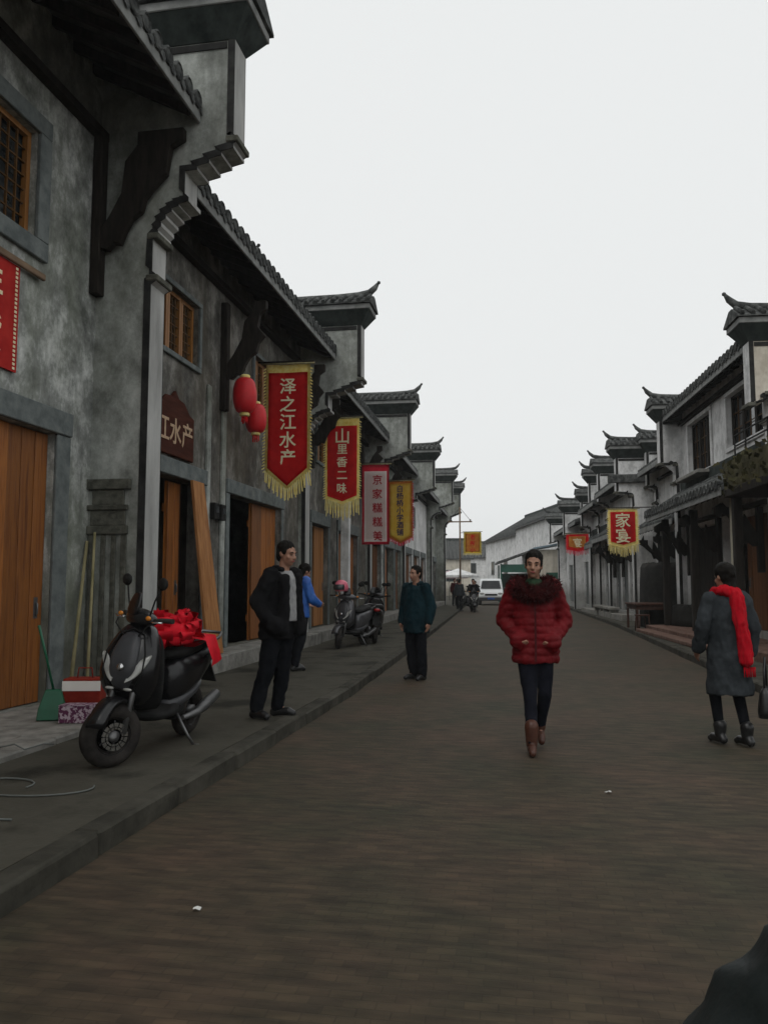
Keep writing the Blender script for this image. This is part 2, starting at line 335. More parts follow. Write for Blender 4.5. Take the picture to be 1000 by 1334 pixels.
# ------------------------------------------------------------------ ground, road, pavements, kerbs
LK = [(-8, -2.2), (10, -2.2), (17, -2.42), (30, -2.95), (45, -3.6), (80, -5.2), (130, -7.5)]
RK = [(-8, 2.93), (15, 2.95), (28, 2.93), (43, 2.5), (60, 1.9), (80, 1.0), (130, -1.5)]
def poly_x(pl, y):
    for (y0, x0), (y1, x1) in zip(pl, pl[1:]):
        if y0 <= y <= y1: return x0 + (x1 - x0) * (y - y0) / (y1 - y0)
    return pl[-1][1]
b = MB(); b.face([(-400, -300, -.05), (400, -300, -.05), (400, 700, -.05), (-400, 700, -.05)]); tag(b.build('ground', M['earth']), kind='structure')
b = MB()
ys = [-8, 0, 5, 10, 15, 17, 22, 28, 30, 36, 43, 45, 60, 80, 130]
for y0, y1 in zip(ys, ys[1:]):
    b.face([(poly_x(LK, y0) - .3, y0, 0), (poly_x(RK, y0) + .3, y0, 0), (poly_x(RK, y1) + .3, y1, 0), (poly_x(LK, y1) - .3, y1, 0)])
bmesh.ops.remove_doubles(b.bm, verts=b.bm.verts, dist=.001)
tag(b.build('road', M['road']), kind='structure')
def pavement(pl, sgn, w):
    b = MB()
    for y0, y1 in zip(ys, ys[1:]):
        a0, a1 = poly_x(pl, y0) + sgn * .15, poly_x(pl, y1) + sgn * .15
        b.face([(a0, y0, .118), (a0 + sgn * w, y0, .118), (a1 + sgn * w, y1, .118), (a1, y1, .118)])
        b.face([(a0, y0, -.02), (a0, y0, .118), (a1, y1, .118), (a1, y1, -.02)])
    bmesh.ops.remove_doubles(b.bm, verts=b.bm.verts, dist=.001)
    return tag(b.build('pavement', M['concrete']), kind='structure')
pv_l = pavement(LK, -1, 6); pv_r = pavement(RK, 1, 8)
def kerb(pl, sgn):
    root = bpy.data.objects.new('kerb', None); COL.objects.link(root); tag(root, kind='structure')
    metas = []
    for q in range(4):
        b = MB(); b.box(-.075, .075, 0, .99, -.03, .125)
        me = b.mesh('kerb_stone', M['kerb'], bevel=.018)
        for v in me.vertices: v.co += Vector((random.uniform(-.006, .006), 0, random.uniform(-.005, .005)))
        metas.append(me)
    y = -3.0; k = 0
    while y < 60:
        x = poly_x(pl, y); x1 = poly_x(pl, y + 1)
        link('kerb_stone', metas[k % 4], root, None, (x + sgn * .075 + random.uniform(-.006, .006), y, random.uniform(-.006, .004)), (0, 0, math.atan2(x - x1, 1))); y += 1; k += 1
kerb(LK, -1); kerb(RK, 1)

# ------------------------------------------------------------------ houses
class Fr:
    """facade frame: a = along the street away from the camera, o = out over the pavement, z = up (in the house's own axes)"""
    def __init__(s, side): s.s = side
    def __call__(s, a, o, z): return (o, s.s * a, z)
    def box(s, b, a0, a1, o0, o1, z0, z1, mi=None):
        y0, y1 = sorted((s.s * a0, s.s * a1)); b.box(o0, o1, y0, y1, z0, z1, mi)

def facade_wall(fr, root, L, H, ops, m, depth=6.0, reveal=.22):
    b = MB()
    A = sorted({0, L, *[v for o in ops for v in o[:2]]}); Z = sorted({0, H, *[v for o in ops for v in o[2:4]]})
    for a0, a1 in zip(A, A[1:]):
        for z0, z1 in zip(Z, Z[1:]):
            ca, cz = (a0 + a1) / 2, (z0 + z1) / 2
            if any(o[0] < ca < o[1] and o[2] < cz < o[3] for o in ops): continue
            b.face([fr(a0, 0, z0), fr(a1, 0, z0), fr(a1, 0, z1), fr(a0, 0, z1)])
    for (a0, a1, z0, z1, *_) in ops:
        b.face([fr(a0, 0, z0), fr(a0, -reveal, z0), fr(a0, -reveal, z1), fr(a0, 0, z1)]); b.face([fr(a1, 0, z0), fr(a1, -reveal, z0), fr(a1, -reveal, z1), fr(a1, 0, z1)])
        b.face([fr(a0, 0, z1), fr(a1, 0, z1), fr(a1, -reveal, z1), fr(a0, -reveal, z1)]); b.face([fr(a0, 0, z0), fr(a1, 0, z0), fr(a1, -reveal, z0), fr(a0, -reveal, z0)])
    b.face([fr(0, 0, 0), fr(0, -depth, 0), fr(0, -depth, H), fr(0, 0, H)]); b.face([fr(L, 0, 0), fr(L, -depth, 0), fr(L, -depth, H), fr(L, 0, H)])
    b.face([fr(0, -depth, 0), fr(L, -depth, 0), fr(L, -depth, H), fr(0, -depth, H)])
    bmesh.ops.remove_doubles(b.bm, verts=b.bm.verts, dist=.0005)
    w = b.build('wall', m, root)
    b = MB()   # room behind the openings
    fr.box(b, .06, L - .06, -2.6, -2.55, .05, H - .1); fr.box(b, .06, L - .06, -2.54, -.25, .05, .12)
    b.build('back_room', M['interior'], root)
    return w

def planks(fr, parent, a0, a1, z0, z1, o, n, m, th=.035, name='plank'):
    w = (a1 - a0) / n; b = MB(); fr.box(b, .002, w - .006, 0, th, 0, z1 - z0); me = b.mesh(name, m, bevel=.006)
    for i in range(n):
        p = fr(a0 + i * w, o + random.uniform(-.006, .006), z0); link(name, me, parent, None, p)

def plank_door(fr, root, a0, a1, z0, z1, o, n, m, label=None):
    b = MB(); fr.box(b, a0, a1, o - .05, o - .02, z0, z1); d = b.build('door', m, root)
    if label: d['label'] = label
    planks(fr, d, a0, a1, z0 + .01, z1 - .01, o - .015, n, m)
    b = MB()
    for zz in (z0 + .35, z1 - .45): fr.box(b, a0 + .02, a1 - .02, o - .09, o - .05, zz, zz + .12)
    b.build('rail', m, d)
    am = a1 - .12; b = MB(); b.tube([fr(am, o + .022, z0 + 1.05), fr(am, o + .05, z0 + 1.03), fr(am, o + .05, z0 + .93), fr(am, o + .022, z0 + .91)], .009, 6); FR_ = fr; fr.box(b, am - .035, am + .035, o + .022, o + .028, z0 + .88, z0 + 1.1); b.build('handle', M['steel'], d)['kind'] = 'stuff'
    return d

def door_frame(fr, root, a0, a1, z0, z1, w=.2, lint=.28, m=None, proud=.04):
    m = m or M['frame_stone']; f = None
    b = MB(); fr.box(b, a0 - w, a1 + w, .003, proud + .02, z1, z1 + lint); b.build('lintel', m, root, bevel=.01)
    for s0, s1 in ((a0 - w, a0), (a1, a1 + w)):
        b = MB(); fr.box(b, s0, s1, .003, proud, z0, z1 - .003); b.build('jamb', m, root, bevel=.01)

def lattice_window(fr, root, a0, a1, z0, z1, frame_m, sash_m, leaves=2, bars=(4, 6), deep=.12, solid_frame=.09):
    b = MB(); t = solid_frame
    for q in ((a0 - t, a1 + t, z0 - t, z0), (a0 - t, a1 + t, z1, z1 + t), (a0 - t, a0, z0 + .002, z1 - .002), (a1, a1 + t, z0 + .002, z1 - .002)):
        fr.box(b, q[0], q[1], .003, .05, q[2], q[3])
    w = b.build('window', frame_m, root, bevel=.008)
    b = MB(); fr.box(b, a0, a1, -deep - .06, -deep - .05, z0, z1); b.build('pane', M['glass'], w)
    lw = (a1 - a0) / leaves
    for i in range(leaves):
        s0, s1 = a0 + i * lw + .005, a0 + (i + 1) * lw - .005; b = MB()
        for q in ((s0, s1, z0 + .002, z0 + .06), (s0, s1, z1 - .06, z1 - .002), (s0, s0 + .06, z0 + .062, z1 - .062), (s1 - .06, s1, z0 + .062, z1 - .062)):
            fr.box(b, q[0], q[1], -deep - .03, -deep + .03, q[2], q[3])
        b.build('sash', sash_m, w); b = MB(); nv, nh = bars
        for k in range(1, nv): 
            x = s0 + .06 + (lw - .13) * k / nv; fr.box(b, x - .009, x + .009, -deep - .012, -deep + .012, z0 + .062, z1 - .062)
        for k in range(1, nh):
            z = z0 + .06 + (z1 - z0 - .12) * k / nh; ks = [0, nv] if k % 2 else [0, 1, nv - 1, nv]
            fr.box(b, s0 + .062, s1 - .062, -deep - .009, -deep + .009, z - .008, z + .008)
        b.build('lattice', M['lattice'], w)['kind'] = 'stuff'
    return w

def row_mesh(fr, Ls, rise, r=.075):
    """one row of cover tiles up the slope with its round end tile"""
    b = MB(); n = max(3, int(Ls / .42)); sl = math.hypot(Ls, rise)
    for i in range(n):
        t0, t1 = i / n, (i + 1.12) / n; t1 = min(t1, 1)
        rr0, rr1 = r, r * .88
        ringa, ringb = [], []
        for k in range(6):
            an = math.pi * k / 5; ca, sa = math.cos(an), math.sin(an)
            ringa.append(fr(ca * rr0, -t0 * Ls, t0 * rise + sa * rr0 + .012 )); ringb.append(fr(ca * rr1, -t1 * Ls, t1 * rise + sa * rr1))
        va = [b.bm.verts.new(p) for p in ringa]; vb = [b.bm.verts.new(p) for p in ringb]
        for k in range(5):
            f = b.bm.faces.new((va[k], va[k + 1], vb[k + 1], vb[k])); f.smooth = True
        if i > 0 or True:
            b.bm.faces.new(va)
    disc = [[fr(math.cos(2 * math.pi * k / 10) * q, oo, .05 + math.sin(2 * math.pi * k / 10) * q) for k in range(10)] for q, oo in ((r * .9, -.02), (r * 1.38, -.02), (r * 1.38, .04), (r * 1.1, .05), (r * .95, .035))]
    b.rings(disc, smooth=False)
    return b.mesh('roof_tile', M['tile'])

def roof(fr, root, L, eave_z, ov, rise=1.75, back=3.2, near=True, sp=.26, a_start=0.0, name='roof', rafters=True):
    Ls = back + ov
    b = MB(); ang = rise / Ls
    pts = [(ov, eave_z), (-back, eave_z + rise), (-back - 3, eave_z + rise - 1.6)]
    th = .07
    for (o0, z0), (o1, z1) in zip(pts, pts[1:]):
        q = [fr(a_start, o0, z0), fr(L, o0, z0), fr(L, o1, z1), fr(a_start, o1, z1)]; q2 = [(x, y, z - th) for x, y, z in q]
        b.face(q, 0); b.face(q2, 1)
        b.face([q[0], q[1], q2[1], q2[0]], 0)
        b.face([q[0], q[3], q2[3], q2[0]], 0); b.face([q[1], q[2], q2[2], q2[1]], 0)
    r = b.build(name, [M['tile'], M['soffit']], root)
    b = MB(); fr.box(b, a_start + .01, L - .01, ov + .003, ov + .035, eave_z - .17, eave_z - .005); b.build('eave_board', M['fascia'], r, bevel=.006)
    # ridge
    b = MB(); fr.box(b, a_start, L, -back - .12, -back + .12, eave_z + rise + .01, eave_z + rise + .28); b.build('ridge', M['cap_dark'], r)
    n = int((L - a_start) / sp)
    if near:
        me = row_mesh(fr, Ls, rise)
        for i in range(n):
            a = a_start + (i + .5) * (L - a_start) / n
            link('roof_tile', me, r, None, Vector(fr(a, ov + .02, eave_z + .01)) + Vector((0, random.uniform(-.012, .012), random.uniform(-.008, .012))), (random.uniform(-.02, .02), 0, random.uniform(-.012, .012)))
        # drip tiles between the rows
        b = MB()
        for i in range(n + 1):
            a = a_start + i * (L - a_start) / n
            b.face([fr(a - .09, ov + .05, eave_z + .03), fr(a + .09, ov + .05, eave_z + .03), fr(a + .055, ov + .055, eave_z - .05), fr(a, ov + .06, eave_z - .085), fr(a - .055, ov + .055, eave_z - .05)])
        o = b.build('drip_tiles', M['tile'], r); o['kind'] = 'stuff'
    else:
        b = MB(); rr = .08
        for i in range(n):
            a = a_start + (i + .5) * (L - a_start) / n; ra, rb = [], []
            for k in range(5):
                an = math.pi * k / 4
                ra.append(fr(a + math.cos(an) * rr, ov + .02, eave_z + math.sin(an) * rr + .01)); rb.append(fr(a + math.cos(an) * rr, -back, eave_z + rise + math.sin(an) * rr + .01))
            va = [b.bm.verts.new(p) for p in ra]; vb = [b.bm.verts.new(p) for p in rb]
            for k in range(4):
                b.bm.faces.new((va[k], va[k + 1], vb[k + 1], vb[k]))
            b.bm.faces.new(va)
        o = b.build('roof_tiles', M['tile'], r); o['kind'] = 'stuff'
    if rafters:
        b = MB(); dl = ov + .3
        q0 = [fr(-.035, ov - .02, -.075 - ang * 0 ), fr(.035, ov - .02, -.075), fr(.035, ov - dl, ang * dl - .075), fr(-.035, ov - dl, ang * dl - .075)]
        b.face(q0); q1 = [(x, y, z - .11) for x, y, z in q0]; b.face(q1)
        for i in range(4): b.face([q0[i], q0[(i + 1) % 4], q1[(i + 1) % 4], q1[i]])
        me = b.mesh('rafter', M['dark_wood']); nr = int((L - a_start) / .42)
        for i in range(nr): link('rafter', me, r, None, fr(a_start + (i + .5) * (L - a_start) / nr, 0, eave_z))
        b = MB(); fr.box(b, a_start + .02, L - .02, .002, .12, eave_z - .30, eave_z - .2); b.build('purlin', M['dark_wood'], r)
    return r

def gable_profile(of, z1, ot, zt):
    p = [(of, 0), (of, z1), (of + .06, z1 + .04), (of + .06, z1 + .12), (of + .01, z1 + .16), (of + .01, z1 + .55), (of + .06, z1 + .6)]
    zb = zt - 1.28; om = of + (ot - of) * .42; zm = (z1 + .6) + (zb - z1 - .6) * .36
    def stairs(o0, z0, o1, z1_, n, arch):
        q = []
        for k in range(n):
            if arch:   # quarter round: leaves the pier upright and ends level
                t0, t1 = k / n * math.pi / 2, (k + 1) / n * math.pi / 2
                oa = o0 + (o1 - o0) * (1 - math.cos(t1)); za = z0 + (z1_ - z0) * math.sin(t0); zb_ = za + (z1_ - z0) * (math.sin(t1) - math.sin(t0)) * .55
            else:
                oa = o0 + (o1 - o0) * (k + 1) / n; za = z0 + (z1_ - z0) * k / n; zb_ = z0 + (z1_ - z0) * (k + .55) / n
            q += [(oa, za + .004), (oa, zb_), (oa - .018, zb_ + .004)]
        return q
    p += stairs(of + .06, z1 + .6, om, zm, 6, True)
    p += [(om + .03, zm), (om + .03, zm + .05), (om - .02, zm + .09), (om - .02, zm + (zb - zm) * .55)]
    z2 = zm + (zb - zm) * .55
    p += stairs(om - .02, z2, ot, zb, 4, False)
    p += [(ot + .03, zb), (ot + .03, zb + .06), (ot, zb + .1), (ot, zt)]
    return p

def cap_on(fr, parent, a_c, t, o_b, o_f, z, fine=True, sc_=1.0):
    """layered tiled coping along the top of a gable wall, with an upturned tip over the street"""
    hb = t / 2; fl = .21 * sc_
    b = MB()
    lo = [fr(a_c - hb - .015, o_f + .01, z), fr(a_c + hb + .015, o_f + .01, z), fr(a_c + hb + .015, o_b, z), fr(a_c - hb - .015, o_b, z)]
    hi = [fr(a_c - hb - fl, o_f + fl, z + .30), fr(a_c + hb + fl, o_f + fl, z + .30), fr(a_c + hb + fl, o_b, z + .30), fr(a_c - hb - fl, o_b, z + .30)]
    b.rings([lo, hi], smooth=False)
    c = b.build('cap', M['cap_dark'], parent)
    b = MB(); fr.box(b, a_c - hb - fl - .02, a_c + hb + fl + .02, o_b, o_f + fl + .02, z + .303, z + .42); b.build('cap_band', M['fascia'], c, bevel=.01)
    b = MB()   # little tiled roof
    e0, e1, r0, r1 = a_c - hb - fl - .07, a_c + hb + fl + .07, a_c - .09, a_c + .09
    prof = [(e0, .425), (e1, .425), (e1, .46), (r1, .68), (r0, .68), (e0, .46)]
    b.prism(prof, lambda p: fr(p[0], o_b, z + p[1]), lambda p: fr(p[0], o_f + fl + .06, z + p[1]))
    b.build('cap_roof', M['tile'], c)
    if fine:
        b = MB(); n = int((o_f - o_b) / .2)
        for i in range(n + 1):
            o = o_f + fl - .02 - i * .2
            for e, r in ((e0, r0), (e1, r1)):
                b.tube([fr(e + (.02 if e > a_c else -.02), o, z + .475), fr(r, o, z + .70)], .05, 6)
        k = b.build('cap_tiles', M['tile'], c); k['kind'] = 'stuff'
    b = MB(); pts = []
    ox = o_f + fl + .05
    pts = [fr(a_c, o_b, z + .72), fr(a_c, o_f - .55, z + .72), fr(a_c, o_f - .1, z + .74), fr(a_c, o_f + .15, z + .79), fr(a_c, ox + .02, z + .90), fr(a_c, ox + .12, z + 1.04)]
    b.tube(pts, [.085, .085, .085, .08, .065, .02], 6); 
    b.ball(fr(a_c, ox + .11, z + 1.02), .045, 1)
    b.build('ridge_tip', M['tile'], c)
    return c

def gable(fr, root, a0, t, of, z1, ot, zt, mats=None, back=-3.2, steps=True, fine=True, trims=True, cap_back=None):
    mats = mats or (M['plaster_gable'], M['strip'])
    pf = gable_profile(of, z1, ot, zt)
    poly = list(pf)
    if steps: poly += [(-1.5, zt), (-1.5, zt + 1.1), (-4.2, zt + 1.1), (-4.2, 0)]
    else: poly += [(back, zt), (back, 0)]
    b = MB()
    b.prism(poly, lambda p: fr(a0, p[0], p[1]), lambda p: fr(a0 + t, p[0], p[1]), side=lambda p, q: (2 if abs(p[1] - q[1]) < .35 * abs(p[0] - q[0]) else 1) if min(p[0], q[0]) > 0 and not (abs(p[1] - zt) < .001 and abs(q[1] - zt) < .001) else 0)
    g = b.build('gable_wall', [mats[0], mats[1], mats[0]], root)
    if trims:
        b = MB()
        inn = [(o - (.085 if z < z1 + .55 or z > zt - 1.2 else .07), z + (.0 if z < z1 or z > zt - 1.2 else .07)) for o, z in pf]
        for aa, ab in ((a0 - .014, a0 - .001), (a0 + t + .001, a0 + t + .014)):
            for i in range(len(pf) - 1):
                q = [pf[i], pf[i + 1], inn[i + 1], inn[i]]
                b.prism(q, lambda p: fr(aa, p[0], p[1]), lambda p: fr(ab, p[0], p[1]))
        b.prism([(ot - .1, zt - .1), (ot - .1, zt - .02), (-1.3, zt - .02), (-1.3, zt - .1)], lambda p: fr(a0 - .016, p[0], p[1]), lambda p: fr(a0 - .002, p[0], p[1]))
        b.build('trim', M['trim'], g)
        b = MB()   # moulded courses on the street face
        zb = zt - 1.28
        for zz, oo in ((z1 + .04, of + .06), (z1 + .55, of + .06), (zb, ot + .03)):
            b.box(*sorted((fr(a0 - .03, 0, 0)[0] + oo - .12, oo + .03)), *sorted((fr.s * (a0 - .03), fr.s * (a0 + t + .03))), zz, zz + .075)
        b.build('moulding', M['carved'], g, bevel=.01)['kind'] = 'stuff'
    cap_on(fr, g, a0 + t / 2, t, cap_back if cap_back is not None else (-1.5 if steps else back), ot, zt + .002, fine)
    if steps: cap_on(fr, g, a0 + t / 2, t, -4.2, -1.5 + .05, zt + 1.102, False)
    return g

def bracket(fr, root, a, z, ov, h=1.5, dz=0):
    """carved dark timber bracket from the wall batten out to the eave"""
    prof = [(0.12, z - h), (.2, z - h - .02), (.28, z - h + .06), (.36, z - h + .04), (.42, z - h + .2), (.5, z - h + .34), (.62, z - h + .42), (.66, z - h + .58), (.76, z - h + .70),
            (ov * .8, z - h + .86), (ov * .84, z - .42), (ov * .98, z - .34), (ov * .98, z - .2), (.55, z - .2), (.55, z - .36), (.4, z - .55), (.36, z - h + .66), (.22, z - h + .4), (.12, z - h + .25)]
    b = MB(); b.prism(prof, lambda p: fr(a - .05, p[0], p[1]), lambda p: fr(a + .05, p[0], p[1]))
    k = b.build('bracket', M['dark_wood'], root, bevel=.008)
    b = MB(); fr.box(b, a - .075, a + .075, .004, .12, z - h - .55, z - .2); b.build('batten', M['dark_wood'], k, bevel=.01)

def plinth(fr, root, L, z, out_, a0=0.0, m=None):
    p = None; b = MB()
    fr.box(b, a0, L, .002, out_ - .34, .02, z - .004); p = b.build('step', m or M['stone'], root)
    n = max(1, int((L - a0) / 1.25)); w = (L - a0) / n; b = MB(); fr.box(b, .004, w - .006, 0, .34, .02, z)
    me = b.mesh('slab', m or M['stone'], bevel=.015)
    for i in range(n): link('slab', me, p, None, Vector(fr(a0 + i * w, out_ - .34, 0)) + Vector((random.uniform(-.008, .008), 0, random.uniform(-.006, .006))))

SL = -.02; 
def lx(Y): return -5.0 + SL * max(0, Y - 14)
FL = Fr(1); FR = Fr(-1)
def left_house(Y0, label, name='shop_house', group='grey plaster shop houses of the left row'):
    return thing(name, label, 'house', (lx(Y0), Y0, 0), math.atan(-SL) if Y0 >= 14 else 0, group)

# ---- left house 1 (nearest)
h1 = left_house(-4, 'nearest grey plaster shop house with plank door and barred window beside the scooter')
Y0 = -4
def A(y): return y - Y0
ops = [(A(5.2), A(7.86), .17, 3.03), (A(5.7), A(7.35), 5.0, 6.15), (A(.5), A(3.2), .17, 3.03)]
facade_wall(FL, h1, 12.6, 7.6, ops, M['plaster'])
door_frame(FL, h1, A(5.2), A(7.86), .17, 3.03, w=.26, lint=.26)
plank_door(FL, h1, A(5.2), A(7.86), .17, 3.03, -.1, 12, M['door_wood'])
plank_door(FL, h1, A(.5), A(3.2), .17, 3.03, -.1, 10, M['door_wood'])
lattice_window(FL, h1, A(5.7), A(7.35), 5.0, 6.15, M['frame_stone'], M['sash'], 2, (5, 7), deep=.10, solid_frame=.2)
roof(FL, h1, 12.6, 7.03, 1.24, near=True, rise=2.3)
bracket(FL, h1, A(8.5), 6.95, 1.15, h=1.6)
plinth(FL, h1, 12.6, .17, 1.25)
g1 = gable(FL, h1, 12.6, .35, .70, 4.93, 1.69, 7.87)
# carved block and fluted pilaster base on the gable side facing the camera
b = MB()
for (o0, o1, z0, z1, d) in ((.0, .5, 1.98, 2.08, .05), (.03, .47, 2.08, 2.26, .03), (.0, .5, 2.26, 2.32, .06), (.05, .45, 2.32, 2.5, .03), (-.03, .53, 2.5, 2.62, .07)):
    FL.box(b, 12.6 - d, 12.598, o0, o1, z0, z1)
b.build('carved_block', M['carved'], g1, bevel=.008)
b = MB()
for o0, o1 in ((.02, .1), (.17, .23), (.30, .36), (.42, .49)): FL.box(b, 12.57, 12.598, o0, o1, .17, 1.975)
b.build('pilaster_rib', M['carved'], g1, bevel=.01)

# ---- left house 2
Y0 = 8.95
h2 = left_house(8.95, 'second shop house on the left, with a brown signboard over a half open plank doorway')
ops = [(A(9.5), A(11.85), .36, 2.96), (A(13.02), A(15.99), .36, 2.96), (A(10.23), A(11.6), 4.76, 5.72), (A(14.2), A(15.4), 4.76, 5.72)]
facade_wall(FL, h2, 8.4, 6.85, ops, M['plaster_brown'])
door_frame(FL, h2, A(9.5), A(11.85), .36, 2.96, w=.14, lint=.24)
door_frame(FL, h2, A(13.02), A(15.99), .36, 2.96, w=.14, lint=.24)
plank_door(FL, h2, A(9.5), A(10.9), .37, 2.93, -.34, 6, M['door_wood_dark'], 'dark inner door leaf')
plank_door(FL, h2, A(11.05), A(11.45), .37, 2.93, -.18, 2, M['door_wood'], 'narrow orange door panel')
plank_door(FL, h2, A(14.55), A(15.97), .37, 2.95, -.12, 5, M['door_wood'], 'closed orange plank panel')
lattice_window(FL, h2, A(10.23), A(11.6), 4.76, 5.72, M['frame_stone'], M['sash'], 3, (3, 6), deep=.10, solid_frame=.08)
lattice_window(FL, h2, A(14.2), A(15.4), 4.76, 5.72, M['frame_stone'], M['sash'], 3, (3, 6), deep=.10, solid_frame=.08)
roof(FL, h2, 8.4, 6.63, .8, near=True)
for y in (12.62, 16.6): bracket(FL, h2, A(y), 6.35, .8, h=1.5)
plinth(FL, h2, 8.4, .36, .55)
gable(FL, h2, 8.4, .35, .16, 4.3, 1.42, 7.24)
b = MB(); FL.box(b, A(11.98), A(12.12), .003, .05, .36, 4.6); FL.box(b, A(12.62), A(12.78), .003, .05, .36, 4.5); b.build('pilaster_strip', M['plaster_gable'], h2, bevel=.01)

# ---- left houses 3 to 6
Y0 = 17.7
h3 = left_house(17.7, 'third shop house on the left, two orange plank doors beside a pale post')
ops = [(A(18.75), A(20.55), .36, 2.9), (A(21.8), A(24.6), .36, 2.9), (A(19.2), A(20.4), 4.5, 5.4), (A(22.6), A(23.9), 4.5, 5.4)]
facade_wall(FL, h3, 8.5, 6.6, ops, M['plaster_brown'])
for q in ops[:2]: door_frame(FL, h3, q[0], q[1], q[2], q[3], w=.14, lint=.3)
plank_door(FL, h3, A(19.5), A(20.53), .37, 2.88, -.12, 4, M['door_wood_pale']); plank_door(FL, h3, A(21.82), A(24.58), .37, 2.88, -.12, 9, M['door_wood'])
for q in ops[2:]: lattice_window(FL, h3, q[0], q[1], q[2], q[3], M['frame_stone'], M['sash'], 2, (3, 5), deep=.1, solid_frame=.08)
b = MB(); FL.box(b, A(21.0), A(21.25), .25, .48, .36, 4.2); b.build('post', M['plaster_white'], h3, bevel=.02)
b = MB(); FL.box(b, A(20.9), A(21.35), .18, .55, .36, .52); FL.box(b, A(21.12), A(21.2), .3, .42, 4.2, 6.0); b.build('post_base', M['stone'], h3, bevel=.02)
roof(FL, h3, 8.5, 6.3, .75, near=True)
for y in (18.6, 21.4, 25.2): bracket(FL, h3, A(y), 6.05, .75, h=1.3)
plinth(FL, h3, 8.5, .36, .55)
gable(FL, h3, 8.5, .35, .16, 4.2, 1.5, 7.1)

Y0 = 26.55
h4 = left_house(26.55, 'fourth shop house on the left, behind the white and the yellow banner')
ops = [(A(27.3), A(29.2), .36, 2.85), (A(30.2), A(32.6), .36, 2.85), (A(33.1), A(34.6), .36, 2.85), (A(29), A(30.6), 4.4, 5.3)]
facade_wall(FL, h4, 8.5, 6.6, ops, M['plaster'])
for q in ops[:3]: door_frame(FL, h4, q[0], q[1], q[2], q[3], w=.14, lint=.3)
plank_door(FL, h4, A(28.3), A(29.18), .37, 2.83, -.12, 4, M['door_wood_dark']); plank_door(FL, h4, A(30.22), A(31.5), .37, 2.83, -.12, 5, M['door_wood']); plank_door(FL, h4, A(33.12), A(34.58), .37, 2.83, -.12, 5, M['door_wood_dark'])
lattice_window(FL, h4, A(29), A(30.6), 4.4, 5.3, M['frame_stone'], M['sash'], 2, (3, 5), deep=.1, solid_frame=.08)
roof(FL, h4, 8.5, 6.35, .75, near=False)
for y in (27, 30, 33): bracket(FL, h4, A(y), 6.1, .75, h=1.3)
plinth(FL, h4, 8.5, .36, .55)
gable(FL, h4, 8.5, .35, .16, 4.2, 1.5, 6.9)

Y0 = 35.4
h5 = left_house(35.4, 'fifth shop house on the left, dark gable with a plain greenish cap')
ops = [(A(36.4), A(38.6), .36, 2.85), (A(39.6), A(42), .36, 2.85), (A(43), A(45), .36, 2.85), (A(38), A(40), 4.3, 5.2)]
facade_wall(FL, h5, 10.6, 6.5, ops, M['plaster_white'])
for q in ops[:3]:
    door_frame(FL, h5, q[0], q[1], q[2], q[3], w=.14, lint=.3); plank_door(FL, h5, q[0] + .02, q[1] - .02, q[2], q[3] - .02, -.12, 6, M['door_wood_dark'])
lattice_window(FL, h5, A(38), A(40), 4.3, 5.2, M['frame_stone'], M['dark_wood'], 2, (3, 5), deep=.1, solid_frame=.08)
roof(FL, h5, 10.6, 6.2, .75, near=False)
plinth(FL, h5, 10.6, .36, .55)
gable(FL, h5, 10.6, .35, .3, 4.6, 1.55, 7.35, fine=False)

Y0 = 46.4
h6 = left_house(46.4, 'sixth and farthest shop house of the left row, corbelled gable over the street end')
ops = [(A(47.2), A(49), .36, 2.85), (A(50), A(51.6), .36, 2.85)]
facade_wall(FL, h6, 5.8, 6.3, ops, M['plaster'])
for q in ops: door_frame(FL, h6, q[0], q[1], q[2], q[3], w=.14, lint=.3); plank_door(FL, h6, q[0] + .02, q[1] - .02, q[2], q[3] - .02, -.12, 5, M['door_wood_dark'])
roof(FL, h6, 5.8, 6.0, .75, near=False)
plinth(FL, h6, 5.8, .36, .55)
gable(FL, h6, 5.8, .35, .6, 4.6, 1.6, 7.35, fine=False)

# ---- right row
SR = -.063
def rx(Y, off=4.95): return off + SR * (Y - 15)
RG = 'whitewashed shop houses of the right row'
def right_house(Y0, label, off=4.95):
    return thing('shop_house', label, 'house', (rx(Y0, off), Y0, 0), math.pi + math.atan(-SR), RG)

Y0 = 16.7
r2 = right_house(16.7, 'tall right hand house with cream gable, two glazed upper windows and a pent roof')
ops = [(A(17.2), A(19.6), 4.55, 5.75), (A(20.9), A(23.0), 4.35, 5.75), (A(17.3), A(20.2), .45, 2.9), (A(20.6), A(23.2), .45, 2.9)]
facade_wall(FR, r2, 7.0, 6.5, ops, M['plaster_white'])
for q in ops[:2]: lattice_window(FR, r2, q[0], q[1], q[2], q[3], M['plaster_white'], M['dark_wood'], 3, (2, 3), deep=.12, solid_frame=.1)
b = MB(); FR.box(b, A(20.85), A(23.05), .004, .38, 4.18, 4.27); b.build('sill', M['stone'], r2, bevel=.01)
roof(FR, r2, 7.0, 6.18, .5, near=True, rise=1.6, back=3)
roof(FR, r2, 7.0, 3.32, 1.05, near=True, rise=.7, back=.02, name='pent_roof', rafters=True)
gable(FR, r2, -.36, .35, .2, 4.5, .55, 6.12, mats=(M['plaster_cream'], M['plaster_white']), steps=False, back=-6)
gable(FR, r2, 7.01, .35, .2, 4.2, .62, 6.05, mats=(M['plaster_white'], M['plaster_white']), steps=False, back=-5)
for y in (17.6, 20.4, 23.1): bracket(FR, r2, A(y), 3.2, 1.0, h=1.0)
for y in (17.25, 20.4, 23.3):
    b = MB(); FR.box(b, A(y) - .09, A(y) + .09, .55, .73, .3, 3.2); b.build('post', M['post_cream'] if y < 18 else M['dark_wood'], r2, bevel=.015)
